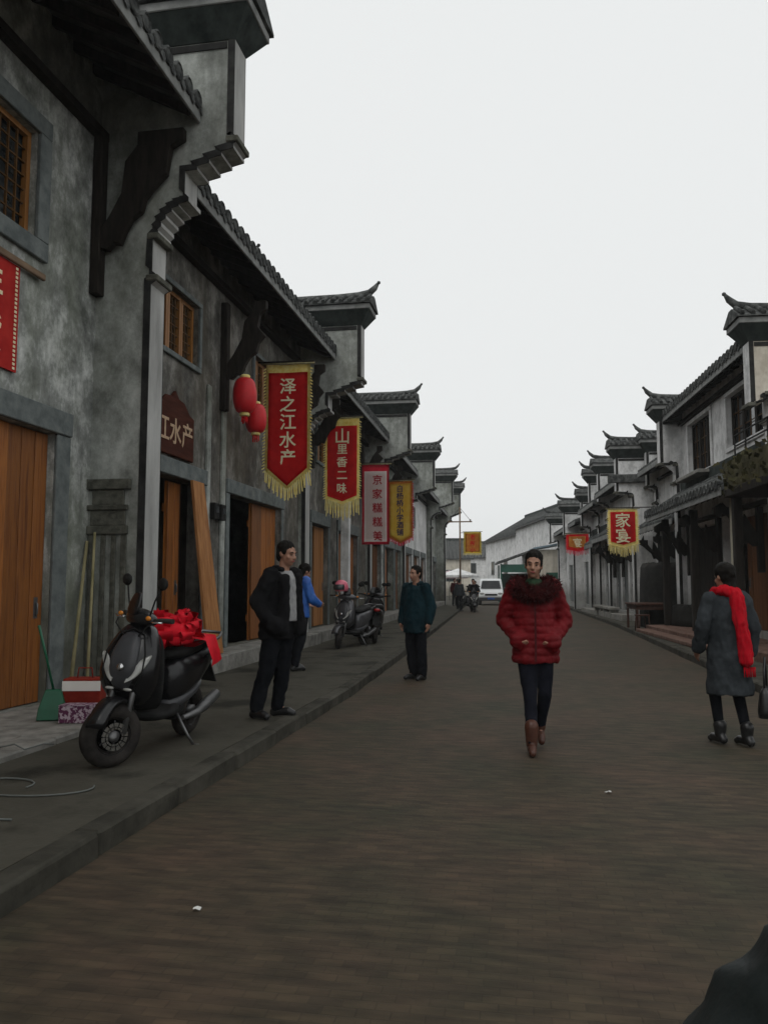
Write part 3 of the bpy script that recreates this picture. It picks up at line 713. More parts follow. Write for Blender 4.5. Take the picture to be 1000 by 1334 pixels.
plank_door(FR, r2, A(17.3), A(18.9), .45, 2.9, -.12, 6, M['door_wood_dark']); plank_door(FR, r2, A(20.6), A(23.2), .45, 2.9, -.12, 8, M['dark_wood'])
plinth(FR, r2, 7.0, .30, 1.15, m=M['brown_step'])
b = MB(); FR.box(b, .3, 6.6, 1.155, 1.5, .12, .21); b.build('lower_step', M['brown_step'], r2, bevel=.015)

Y0 = 24.1
r3 = right_house(24.1, 'right hand house set back behind the red fringed banner, small gable cap', 5.6)
ops = [(A(24.8), A(26.4), .4, 2.8), (A(27.2), A(28.8), .4, 2.8), (A(25.2), A(26.6), 4.0, 5.0)]
facade_wall(FR, r3, 5.4, 6.2, ops, M['plaster_white'])
for q in ops[:2]: door_frame(FR, r3, q[0], q[1], q[2], q[3], w=.12, lint=.2); plank_door(FR, r3, q[0] + .02, q[1] - .02, q[2], q[3] - .02, -.12, 5, M['shutter'])
lattice_window(FR, r3, A(25.2), A(26.6), 4.0, 5.0, M['plaster_white'], M['dark_wood'], 2, (2, 3), deep=.12, solid_frame=.1)
roof(FR, r3, 5.4, 5.35, .75, near=False, rise=1.4, back=3)
roof(FR, r3, 5.4, 3.3, .9, near=False, rise=.6, back=.02, name='pent_roof')
for y in (24.6, 27, 29.2): bracket(FR, r3, A(y), 3.15, .85, h=.9)
gable(FR, r3, 5.4, .35, .15, 4.2, .45, 6.1, mats=(M['plaster_white'], M['plaster_white']), steps=False, back=-4.5)
plinth(FR, r3, 5.4, .32, .7)

Y0 = 30.2
r4 = right_house(30.2, 'right hand house with stacked gable caps and a pale row of folding doors')
ops = [(A(30.7), A(32), .4, 2.7), (A(32.4), A(33.6), .4, 2.7), (A(34), A(35), .4, 2.7)]
facade_wall(FR, r4, 5.2, 6.0, ops, M['plaster_white'])
for q in ops: plank_door(FR, r4, q[0] + .02, q[1] - .02, q[2], q[3] - .02, -.1, 4, M['shutter'])
roof(FR, r4, 5.2, 5.2, .75, near=False, rise=1.4, back=3)
roof(FR, r4, 5.2, 3.3, .9, near=False, rise=.6, back=.02, name='pent_roof')
for y in (30.8, 33, 35): bracket(FR, r4, A(y), 3.15, .85, h=.9)
g4 = gable(FR, r4, -.36, .35, .25, 4.0, .8, 5.95, mats=(M['plaster_white'], M['plaster_white']), steps=False, back=-4.5)
b = MB(); FR.box(b, -.5, -.362, -4.4, 1.1, 5.05, 5.35); b.build('tile_course', M['tile'], g4, bevel=.02)
gable(FR, r4, 5.2, .35, .2, 4.1, .6, 6.15, mats=(M['plaster_white'], M['plaster_white']), steps=False, back=-4.5, fine=False)
plinth(FR, r4, 5.2, .32, .7)

Y0 = 36.0
r5 = right_house(36.0, 'right hand house halfway down the row, dark eaves and a hanging orange banner')
ops = [(A(36.6), A(37.8), .4, 2.6), (A(38.4), A(39.8), .4, 2.6)]
facade_wall(FR, r5, 5.0, 5.7, ops, M['plaster_white'])
for q in ops: plank_door(FR, r5, q[0] + .02, q[1] - .02, q[2], q[3] - .02, -.1, 4, M['shutter'])
roof(FR, r5, 5.0, 5.0, .75, near=False, rise=1.3, back=3)
roof(FR, r5, 5.0, 3.2, .8, near=False, rise=.6, back=.02, name='pent_roof')
gable(FR, r5, 2.2, .3, .2, 4.0, .6, 6.1, mats=(M['plaster_white'], M['plaster_white']), steps=False, back=-4, fine=False)
gable(FR, r5, 5.0, .3, .2, 3.6, .6, 5.5, mats=(M['plaster_white'], M['plaster_white']), steps=False, back=-4, fine=False)
plinth(FR, r5, 5.0, .3, .7)

Y0 = 41.5
r6 = right_house(41.5, 'low right hand house near the green stall, small gable with curled tip', 4.85)
ops = [(A(42.5), A(44), .4, 2.6), (A(45), A(46.8), .4, 2.6), (A(49), A(51), .4, 2.6)]
facade_wall(FR, r6, 11, 5.2, ops, M['plaster_white'])
for q in ops: plank_door(FR, r6, q[0] + .02, q[1] - .02, q[2], q[3] - .02, -.1, 4, M['shutter'])
roof(FR, r6, 11, 4.6, .75, near=False, rise=1.4, back=3)
gable(FR, r6, 3.0, .3, .5, 3.4, 1.0, 5.3, mats=(M['plaster_white'], M['plaster_white']), steps=False, back=-4, fine=False)
gable(FR, r6, 11.0, .3, .5, 3.6, 1.0, 5.3, mats=(M['plaster_white'], M['plaster_white']), steps=False, back=-4, fine=False)

# ---- planted balcony porch in front of the tall right house
def porch():
    t = thing('porch', 'dark shop porch under a mossy planted balcony with a thin black railing', 'porch', (rx(16.2, 3.8), 16.2, 0), math.pi + math.atan(-SR))
    f = FR
    b = MB(); f.box(b, -4.5, 0, -2.6, .0, 3.05, 3.2); b.build('balcony_slab', M['dark_wood'], t, bevel=.01)
    b = MB(); f.box(b, -4.5, 0, -.16, -.02, 3.203, 3.7); f.box(b, -.16, 0, -2.6, -.163, 3.203, 3.7); b.build('planter_wall', mat('mossy parapet', (.05, .045, .025), (.12, .11, .06), scale=4, rough=.95, bump=.5), t)
    b = MB()
    for i in range(380):
        c = Vector(f(random.uniform(-4.4, .02), random.uniform(-.22, .14), 3.1 + .62 * random.random() + .02)); n = Vector((random.gauss(0, 1), random.gauss(0, 1), random.gauss(0, .7))).normalized(); u = n.orthogonal().normalized() * random.uniform(.03, .075); v = n.cross(u).normalized() * random.uniform(.03, .06)
        b.face([c - u, c + v, c + u * 1.4, c - v])
    k = b.build('foliage', M['leaf'], t); k['kind'] = 'stuff'
    b = MB()
    for q in (-4.4, -3.3, -2.2, -1.1, -.5): f.box(b, q - .012, q + .012, -.1, -.076, 3.7, 4.15)
    for z in (3.95, 4.15): f.box(b, -4.4, -.5, -.102, -.074, z, z + .02)
    b.build('railing', M['black_matt'], t)
    for q in (-.12, -2.3, -4.4):
        b = MB(); f.box(b, q - .08, q + .08, -.28, -.12, .3, 3.05); b.build('post', M['dark_wood'], t, bevel=.01)
    b = MB(); f.box(b, -4.5, 0, -2.66, -2.6, .12, 3.05); b.build('wall', M['door_wood_dark'], t)
    planks(f, t, -1.9, -.2, .32, 2.9, -2.58, 7, M['door_wood_dark'])
    b = MB(); f.box(b, -1.5, -.35, -1.2, -1.15, 1.7, 2.75); b.build('poster', M['goods_yellow'] if False else mat('ochre hanging board', (.16, .075, .02), (.30, .17, .05), scale=5, rough=.7), t)
    b = MB(); f.box(b, -4.5, 0, -2.6, .05, .10, .30); b.build('step', M['brown_step'], t, bevel=.02)
porch()

# ---- far buildings
def far_house(name, label, loc, rz, L, W, H, rise, wall_m, roof_m, wins=()):
    t = thing(name, label, 'house', loc, rz)
    b = MB(); b.box(0, L, 0, W, 0, H); b.prism([(0, H), (W, H), (W / 2, H + rise)], lambda p: (0, p[0], p[1]), lambda p: (L, p[0], p[1])); b.build('wall', wall_m, t)
    ov = .35; b = MB(); r2_ = rise / (W / 2)
    for s in (0, 1):
        e = -ov if s == 0 else W + ov
        q = [(-ov, e, H - r2_ * ov + .02), (L + ov, e, H - r2_ * ov + .02), (L + ov, W / 2, H + rise + .02), (-ov, W / 2, H + rise + .02)]
        b.face(q); b.face([(x, y, z + .14) for x, y, z in q]); 
        for i in range(4): b.face([q[i], q[(i + 1) % 4], (q[(i + 1) % 4][0], q[(i + 1) % 4][1], q[(i + 1) % 4][2] + .14), (q[i][0], q[i][1], q[i][2] + .14)])
    rf = b.build('roof', roof_m, t)
    b = MB(); n = int(L / .45)
    for i in range(n):
        x = (i + .5) * L / n
        for e in (-ov, W + ov): b.tube([(x, e, H - r2_ * ov + .17), (x, W / 2, H + rise + .17)], .07, 5)
    k = b.build('roof_tiles', roof_m, rf); k['kind'] = 'stuff'
    b = MB(); b.box(-ov, L + ov, W / 2 - .12, W / 2 + .12, H + rise + .14, H + rise + .42); b.build('ridge', M['cap_dark'], rf)
    for (x0, x1, z0, z1) in wins:
        b = MB(); b.box(x0, x1, -.05, .02, z0, z1); w = b.build('window', M['frame_stone'], t)
        b = MB(); b.box(x0 + .08, x1 - .08, -.07, -.052, z0 + .08, z1 - .08); b.build('pane', M['glass'], w)
    return t
far_house('far_house', 'long whitewashed blank wall house continuing the right row behind the stall', (-.85, 70, 0), R(-78.5), 12.3, 8, 6.1, .9, M['plaster_white'], M['tile'])
far_house('far_house', 'lower far white house with a dark tiled roof, rising behind the white van', (-4.3, 88, 0), R(-76), 17.5, 9, 6.0, 2.6, M['plaster_white'], M['tile'], ((3, 4.4, 2.4, 3.8), (9, 10.4, 2.4, 3.8)))
far_house('far_house', 'pale gabled house seen past the end of the left row', (-13.5, 96, 0), R(8), 7, 8, 4.6, 2.2, M['plaster_cream'], M['tile'], ((1, 2.2, 1.8, 3.2), (4, 5.2, 1.8, 3.2)))
far_house('far_house', 'small pale two storey house behind the utility pole', (-9.2, 112, 0), R(-4), 8, 8, 5.2, 2.0, M['plaster_white'], M['tile'], ((1, 2.4, 3.0, 4.4), (4, 5.6, 3.0, 4.4)))
far_house('far_house', 'grey house in the gap left of the farthest gable', (-30, 120, 0), R(5), 14, 9, 5.5, 2.5, M['plaster'], M['tile'], ((2, 3.5, 2.5, 4),))

# green market stall with blue sheet roof at the end of the right row
def stall():
    t = thing('market_stall', 'green framed stall with a pale sloping roof beside the white van', 'stall', (-1.9, 62, 0), R(4))
    for x, y in ((0, 0), (2.8, 0), (0, 5), (2.8, 5)):
        b = MB(); b.box(x - .06, x + .06, y - .06, y + .06, 0, 3.0); b.build('post', M['metal_green'], t)
    b = MB(); q = [(-.3, -.4, 3.0), (3.1, -.4, 4.2), (3.1, 5.4, 4.2), (-.3, 5.4, 3.0)]; b.face(q); b.face([(x, y, z + .15) for x, y, z in q])
    for i in range(4): b.face([q[i], q[(i + 1) % 4], tuple(Vector(q[(i + 1) % 4]) + Vector((0, 0, .15))), tuple(Vector(q[i]) + Vector((0, 0, .15)))])
    b.build('roof', M['tile'], t)
    b = MB(); b.box(-.05, 2.85, -.1, -.04, 2.35, 2.95); b.build('canopy_board', M['metal_green'], t)
    b = MB(); b.box(.1, 2.7, 3.4, 3.5, .0, 2.3); b.build('back_panel', mat('dark green sheet', (.01, .035, .026), (.02, .06, .045), scale=3, rough=.6), t)
    b = MB(); b.box(.1, 2.6, .1, .9, 0, .85); b.build('counter', M['metal_green'], t, bevel=.02)
stall()
def lean_to():
    t = thing('shed', 'small shed with a blue grey sheet roof between the stall and the right row', 'shed', (.95, 53.6, 0), R(5))
    b = MB(); b.box(0, 1.4, 0, 3.5, 0, 3.7); b.build('wall', M['plaster_cream'], t)
    b = MB(); b.box(-.5, 1.6, -.4, 3.7, 3.9, 4.0, rot=Matrix.Rotation(R(-10), 3, 'Y')); rf = b.build('roof', M['metal_blue'], t)
    b = MB(); b.box(.3, 1.1, -.04, -.003, .1, 2.2); b.build('door', M['metal_green'], t)
lean_to()

# ------------------------------------------------------------------ banners, lanterns, signs
def banner(label, loc, rz, w, h, m_in, m_border, text='', tm=None, point=.25, fringe=.16, side=.045, top=.1, tsize=None, sway=.03, text_x=0.0, group='cloth shop banners hung along the street', text_top=.18, tstep=None, big=0, fr_m=None, cat='banner', name='banner', pole=True, side_fr=True, arm=None):
    """hangs from its top edge: local x across, z down from 0, facing -y"""
    t = thing(name, label, cat, loc, rz, group)
    nx, nz = 10, 22; ph = random.random() * 6
    def yy(x, z): return sway * math.sin(z * 2.3 + x * 3 + ph) * (-z / h) + .012 * math.sin(x * 9 + ph * 2)
    def sheet(x0, x1, z0, z1, pt, dy):
        b = MB(); g = []
        for j in range(nz + 1):
            row = []
            for i in range(nx + 1):
                u = i / nx; x = x0 + (x1 - x0) * u; zb = z1 - pt * (1 - abs(2 * u - 1)); z = z0 + (zb - z0) * j / nz
                row.append(b.bm.verts.new((x, yy(x, z) + dy, z)))
            g.append(row)
        for j in range(nz):
            for i in range(nx):
                f = b.bm.faces.new((g[j][i], g[j][i + 1], g[j + 1][i + 1], g[j + 1][i])); f.smooth = True
        bmesh.ops.solidify(b.bm, geom=b.bm.faces[:], thickness=.006)
        return b
    pt = point
    sheet(-w / 2, w / 2, 0, -h + pt, pt, .004).build('border', m_border, t)
    sheet(-w / 2 + side, w / 2 - side, -top, -h + pt + side * 1.2, pt * .95, -.008).build('cloth', m_in, t)
    fm = fr_m or M['fringe']
    if fringe > 0:
        b = MB(); n = int(w / .035)
        for i in range(n):
            u = (i + .5) / n; x = -w / 2 + w * u; z = -h + pt - pt * (1 - abs(2 * u - 1)); l = fringe * random.uniform(.75, 1.15); dx = random.uniform(-.02, .02) + (u - .5) * .05
            y = yy(x, z)
            for s in (-.011, .011):
                b.face([(x - .012, y + s, z + .02), (x + .012, y + s, z + .02), (x + dx + .006, y + s * 2, z - l), (x + dx - .006, y + s * 2, z - l)])
        if side_fr:
            for sx in (-1, 1):
                for k in range(int((h - pt) / .06)):
                    z = -.06 - k * .06; x = sx * w / 2; y = yy(x, z); l = random.uniform(.03, .06)
                    b.face([(x, y - .01, z), (x, y - .01, z - .035), (x + sx * l, y - .012, z - .055), (x + sx * l * .9, y - .012, z - .03)])
        k = b.build('fringe', fm, t); k['kind'] = 'stuff'
    if text:
        n = len(text); ts = tsize or w * .5; step = tstep or (h - pt - top - text_top) / n
        for i, ch in enumerate(text):
            z = -top - text_top * .5 - step * (i + .5); put_glyph(ch, t, (text_x, yy(text_x, z) - .022, z), ts * (big if (big and i == 0) else 1), (R(90), 0, 0), tm)
    if pole:
        b = MB(); b.tube([(-w / 2 - .08, 0, .02), (w / 2 + .08, 0, .02)], .016, 8); b.build('rod', M['bamboo'], t)
    if arm:
        b = MB(); b.tube([(arm[0], .02, .06), (arm[1], .02, .06)], .018, 6); b.build('arm', M['dark_wood'], t)
    return t

banner('large red pointed banner with five pale characters and shaggy yellow fringe, beside the red lanterns', (-4.42, 14.55, 5.60), R(3), .86, 2.42, M['banner_red'], M['fringe'], '泽之江水产', M['gold_text'], point=.36, fringe=.24, side=.05, top=.16, tsize=.33, arm=(-.6, .5))
banner('red banner with one big and four small gold characters over a long yellow fringe', (-4.36, 18.9, 5.44), R(2), .84, 2.1, M['banner_red'], M['fringe'], '山里香二味', M['gold_text'], point=.14, fringe=.36, side=.055, top=.18, tsize=.27, big=1.5, arm=(-.75, .5))
banner('white banner in a crimson border with a column of crimson characters', (-4.42, 23.6, 5.0), R(2), .82, 2.4, M['banner_white'], M['banner_pink'], '京家糕糕美', M['red_text'], point=0.0, fringe=0, side=.07, top=.2, tsize=.31, text_x=.06, text_top=.1, arm=(-.8, .5))
banner('yellow banner with seven navy characters and a rust red edge, fourth in the left row', (-4.22, 27.2, 4.95), R(-4), .84, 2.15, M['banner_yellow'], M['banner_orange'], '白杨桥小学酒铺', M['blue_text'], point=.22, fringe=.1, side=.06, top=.08, tsize=.25, text_x=-.02, text_top=.1, fr_m=M['banner_pink'], arm=(-.75, .5))
banner('red and gold fringed square banner in front of the right hand houses', (3.12, 27.2, 3.86), R(-3), .92, 1.25, M['banner_red'], M['fringe'], '家宴', M['gold_text'], point=.12, fringe=.28, side=.07, top=.08, tsize=.5, text_top=.05, arm=(-.55, 1.75))
banner('small faded orange banner farther down the right row', (2.35, 38.5, 3.75), R(-8), 1.0, .8, M['banner_orange'], M['banner_red'], '宴', M['gold_text'], point=.1, fringe=.2, side=.12, top=.1, tsize=.45, text_top=.02, fr_m=M['banner_pink'], arm=(-.55, 1.3))
banner('small orange yellow banner beside the utility pole at the end of the left row', (-2.95, 45.2, 4.35), R(0), .95, 1.2, M['banner_orange'], M['banner_yellow'], '老街小', M['banner_red'], point=0, fringe=.1, side=.08, top=.08, tsize=.30, text_top=.04)
def lantern(label, loc, r, h):
    t = thing('red_lantern', label, 'lantern', loc, random.random(), 'red lanterns under the eaves of the second left house')
    b = MB(); n = 24; rs = []
    for j in range(13):
        a = -math.pi / 2 + math.pi * j / 12; z = h / 2 * math.sin(a) * .92; q = r * (max(.0, math.cos(a)) ** .55) * .98 + .01
        rs.append([(math.cos(2 * math.pi * k / n) * q * (1 + (.035 if k % 2 else 0)), math.sin(2 * math.pi * k / n) * q * (1 + (.035 if k % 2 else 0)), z) for k in range(n)])
    b.rings(rs); b.build('shade', M['lantern'], t)
    b = MB(); b.lathe([(r * .42, h * .44), (r * .45, h * .5), (r * .4, h * .53)]); b.build('cap', M['fringe'], t)
    b = MB(); b.lathe([(r * .4, -h * .53), (r * .45, -h * .5), (r * .42, -h * .44)]); b.build('rim', M['fringe'], t)
    b = MB()
    for i in range(22):
        a = random.random() * 6.28; q = r * .3 * random.random() ** .5
        b.tube([(q * math.cos(a), q * math.sin(a), -h * .5), (q * 1.2 * math.cos(a), q * 1.2 * math.sin(a), -h * .5 - .13 * random.uniform(.8, 1.1))], .006, 4)
    k = b.build('tassel', M['banner_red'], t); k['kind'] = 'stuff'
    b = MB(); b.tube([(0, 0, h * .5), (0, 0, h * .5 + .5)], .006, 5); b.build('cord', M['black_matt'], t)
lantern('front red lantern hanging beside the timber bracket, nearer of the two', (-4.60, 12.67, 4.56), .19, .66)
lantern('second red lantern half hidden behind the large red banner, lower of the two', (-4.62, 13.3, 4.30), .18, .56)

# signboard with ogee top
t = thing('signboard', 'brown signboard with pale characters over the half open doorway', 'sign', (-4.99, 10.75, 3.24))
pts = [(-.66, 0), (.66, 0), (.66, .66), (.5, .70), (.38, .78), (.3, .84), (.12, .86), (0, .96), (-.12, .86), (-.3, .84), (-.38, .78), (-.5, .70), (-.66, .66)]
b = MB(); b.prism(pts, lambda p: (0.0, p[0], p[1]), lambda p: (.05, p[0], p[1])); b.build('board', M['sign_brown'], t, bevel=.012)
for i, ch in enumerate('江水产'): put_glyph(ch, t, (.055, -.40 + i * .40, .36), .40, (R(90), 0, R(90)), M['sign_text'])

# poster on the near wall
t = thing('wall_poster', 'red cloth poster hung from a brown batten above the near plank door', 'poster', (-4.985, 6.1, 3.5))
b = MB(); b.box(0, .02, -.9, 1.0, 0, 1.08); b.build('sheet', M['poster'], t)
b = MB(); b.box(.021, .06, -1.0, 1.38, 1.08, 1.15); b.build('batten', M['batten'], t, bevel=.008)
b = MB()
for k in range(24): b.box(.022, .026, .93, .965, .02 + k * .044, .045 + k * .044)
k = b.build('printed_edge', M['gold_text'], t); k['kind'] = 'stuff'
for i, ch in enumerate('年货'): put_glyph(ch, t, (.024, .55, .8 - i * .48), .4, (R(90), 0, R(90)), M['gold_text'])

# meter box and small fittings
def box_thing(name, label, cat, loc, dims, m, bevel=.01, rz=0):
    b = MB(); b.box(-dims[0] / 2, dims[0] / 2, -dims[1] / 2, dims[1] / 2, 0, dims[2]); o = b.build(name, m, None, bevel, loc, (0, 0, rz)); return o
for y, lab in ((12.2, 'small dark meter box on the wall strip between the two doorways, nearer one'), (12.5, 'small dark meter box on the wall strip between the two doorways, farther one')):
    t = thing('meter_box', lab, 'meter box', (-4.94, y, 2.45), 0, 'meter boxes on the wall strip')
    b = MB(); b.box(-.05, .08, -.1, .1, 0, .26); b.build('body', M['black_matt'], t, bevel=.012)
    b = MB(); b.box(.082, .088, -.06, .06, .1, .2); b.build('window', M['glass'], t)

# leaning plank, poles, gift boxes, dustpan
b = MB(); b.rings([[(-4.63, 11.28, .37), (-4.60, 11.80, .37), (-4.56, 11.80, .37), (-4.59, 11.28, .37)], [(-4.95, 11.33, 2.97), (-4.95, 11.76, 2.97), (-4.91, 11.76, 2.97), (-4.91, 11.33, 2.97)]], smooth=False); o = b.build('leaning_plank', M['door_wood_pale'])
tag(o, 'tall raw orange plank leaning against the doorway edge under the signboard', 'plank')
b = MB(); b.tube([(-4.84, 8.05, .18), (-5.0 + .03, 8.53, 1.9)], .022, 8, r2=.018); tag(b.build('bamboo_pole', M['bamboo']), 'old bamboo pole leaning on the gable side, nearer the plank door', 'pole', 'poles leaning on the gable side')
b = MB(); b.tube([(-4.64, 8.05, .18), (-4.86, 8.5, 2.0)], .018, 8, r2=.015); tag(b.build('bamboo_pole', M['bamboo']), 'thin pole leaning on the gable side above the red carton', 'pole', 'poles leaning on the gable side')
t = thing('dustpan', 'long handled green plastic dustpan standing by the orange plank door', 'dustpan', (-4.28, 6.85, .175), R(20))
b = MB(); b.rings([[(-.13, -.05, 0), (.13, -.05, 0), (.13, .03, 0), (-.13, .03, 0)], [(-.12, -.035, .1), (.12, -.035, .1), (.12, .05, .1), (-.12, .05, .1)], [(-.07, .0, .27), (.07, .0, .27), (.06, .05, .27), (-.06, .05, .27)]], smooth=False); b.build('pan', M['green_plastic'], t, bevel=.008)
b = MB(); b.tube([(0, .03, .25), (-.06, -.02, .55), (-.12, -.1, .86)], .012, 8); b.build('handle', M['green_plastic'], t)
t = thing('gift_box', 'red carton with a carry handle standing by the scooter front wheel', 'box', (-4.08, 7.05, .175), R(12))
b = MB(); b.box(-.17, .17, -.1, .1, 0, .36); b.build('carton', M['paper_red'], t, bevel=.008)
b = MB(); b.box(-.175, .175, -.104, -.1005, .25, .34); b.build('label', M['banner_white'], t)
b = MB(); b.tube([(-.07, 0, .36), (-.06, 0, .45), (.06, 0, .45), (.07, 0, .36)], .007, 6); b.build('handle', M['paper_red'], t)
t = thing('gift_box', 'purple and white patterned carton in front of the red one', 'box', (-3.98, 6.78, .175), R(12))
b = MB(); b.box(-.15, .15, -.08, .08, 0, .15); b.build('carton', M['paper_purple'], t, bevel=.006)
b = MB(); b.box(-.15, .15, -.082, .082, .1505, .158); b.build('lid', M['paper_purple'], t)
# wire loops and scraps
def wire(label, pts):
    b = MB(); b.tube(pts, .006, 5); tag(b.build('wire', M['wire']), label, 'wire')
wire('loop of pale wire lying on the near pavement', [(-3.45 + .32 * math.cos(a * .3) + .02 * a, 4.75 + .2 * math.sin(a * .3), .127) for a in range(24)])
wire('straight length of pale wire on the near pavement by the left edge', [(-3.35, 4.02, .127), (-3.15, 4.05, .127), (-2.95, 4.09, .127), (-2.78, 4.1, .127)])
wire('thin bent wire on the step below the green dustpan', [(-3.95, 5.55, .178), (-3.8, 5.6, .21), (-3.7, 5.58, .178), (-3.62, 5.7, .2), (-3.6, 5.8, .178)])
def scrap(label, x, y, s):
    b = MB(); vs = []
    g = [[b.bm.verts.new((x + (i - 1) * s + random.uniform(-.3, .3) * s, y + (j - 1) * s * .7 + random.uniform(-.3, .3) * s, .006 + random.random() * s * .7)) for i in range(3)] for j in range(3)]
    for j in range(2):
        for i in range(2): b.bm.faces.new((g[j][i], g[j][i + 1], g[j + 1][i + 1], g[j + 1][i]))
    tag(b.build('paper_scrap', M['paper_white']), label, 'litter', 'white scraps on the road')
scrap('crumpled white scrap on the road near the left kerb', -1.42, 3.42, .016)
scrap('tiny white scrap on the road in front of the woman in red', .52, 5.75, .022)

# ------------------------------------------------------------------ scooters
def loft(secs, axis, seg=20, n=2.6):
    """superellipse sections: (pos, c1, c2, h1, h2) along axis"""
    rs = []
    for (p, c1, c2, h1, h2) in secs:
        ring = []
        for k in range(seg):
            a = 2 * math.pi * k / seg; ca, sa = math.cos(a), math.sin(a)
            u = c1 + h1 * math.copysign(abs(ca) ** (2 / n), ca); v = c2 + h2 * math.copysign(abs(sa) ** (2 / n), sa)
            ring.append({'x': (p, u, v), 'y': (u, p, v), 'z': (u, v, p)}[axis])
        rs.append(ring)
    return rs
def lofted(name, secs, axis, m, parent, seg=20, n=2.6, sub=1):
    b = MB(); b.rings(loft(secs, axis, seg, n)); me = b.mesh(name, m)
    if sub: me = baked(me, [('SUBSURF', dict(levels=sub))])
    for p in me.polygons: p.use_smooth = True
    return link(name, me, parent)

def wheel(t, y, rad, disc=True, turn=0, name='wheel'):
    w = bpy.data.objects.new(name, None); COL.objects.link(w); w.parent = t; w.location = (0, y, rad); w.rotation_euler = (0, 0, turn)
    b = MB(); rr = .058; rs = []
    for k in range(37):
        a = 2 * math.pi * k / 36; c = Vector((0, math.cos(a) * (rad - rr), math.sin(a) * (rad - rr)))
        rs.append([c + Vector((math.cos(q) * rr * 1.05, 0, 0)) + (c.normalized() * math.sin(q) * rr) for q in [2 * math.pi * j / 12 for j in range(12)]])
    b.rings(rs, close=False); b.build('tyre', M['rubber'], w)
    ri = rad - .085
    b = MB(); b.lathe([(ri - .012, -.045), (ri + .014, -.05), (ri + .014, .05), (ri - .012, .045), (ri - .012, -.045)], axis='x', seg=32); b.build('rim', M['black_plastic'], w)
    for k in range(5):
        a = 2 * math.pi * k / 5; b = MB(); b.tube([(0, math.cos(a) * .03, math.sin(a) * .03), (0, math.cos(a + .12) * ri, math.sin(a + .12) * ri)], .016, 6, r2=.012); b.build('spoke', M['black_plastic'], w)
    b = MB(); b.lathe([(.0, -.06), (.04, -.06), (.04, .06), (.0, .06)], axis='x', seg=16); b.build('hub', M['steel'], w)
    if disc:
        b = MB()
        n = 28
        for s in (.062,):
            for k in range(n):
                a0, a1 = 2 * math.pi * k / n, 2 * math.pi * (k + (.62 if k % 2 else 1)) / n
                for q0, q1 in ((.052, .066), (.072, .098)):
                    p = [(s, math.cos(a0) * q0, math.sin(a0) * q0), (s, math.cos(a0) * q1, math.sin(a0) * q1), (s, math.cos(a1) * q1, math.sin(a1) * q1), (s, math.cos(a1) * q0, math.sin(a1) * q0)]
                    b.face(p); b.face([(x + .004, y_, z_) for x, y_, z_ in p])
        b.build('brake_disc', M['chrome'], w)
    return w

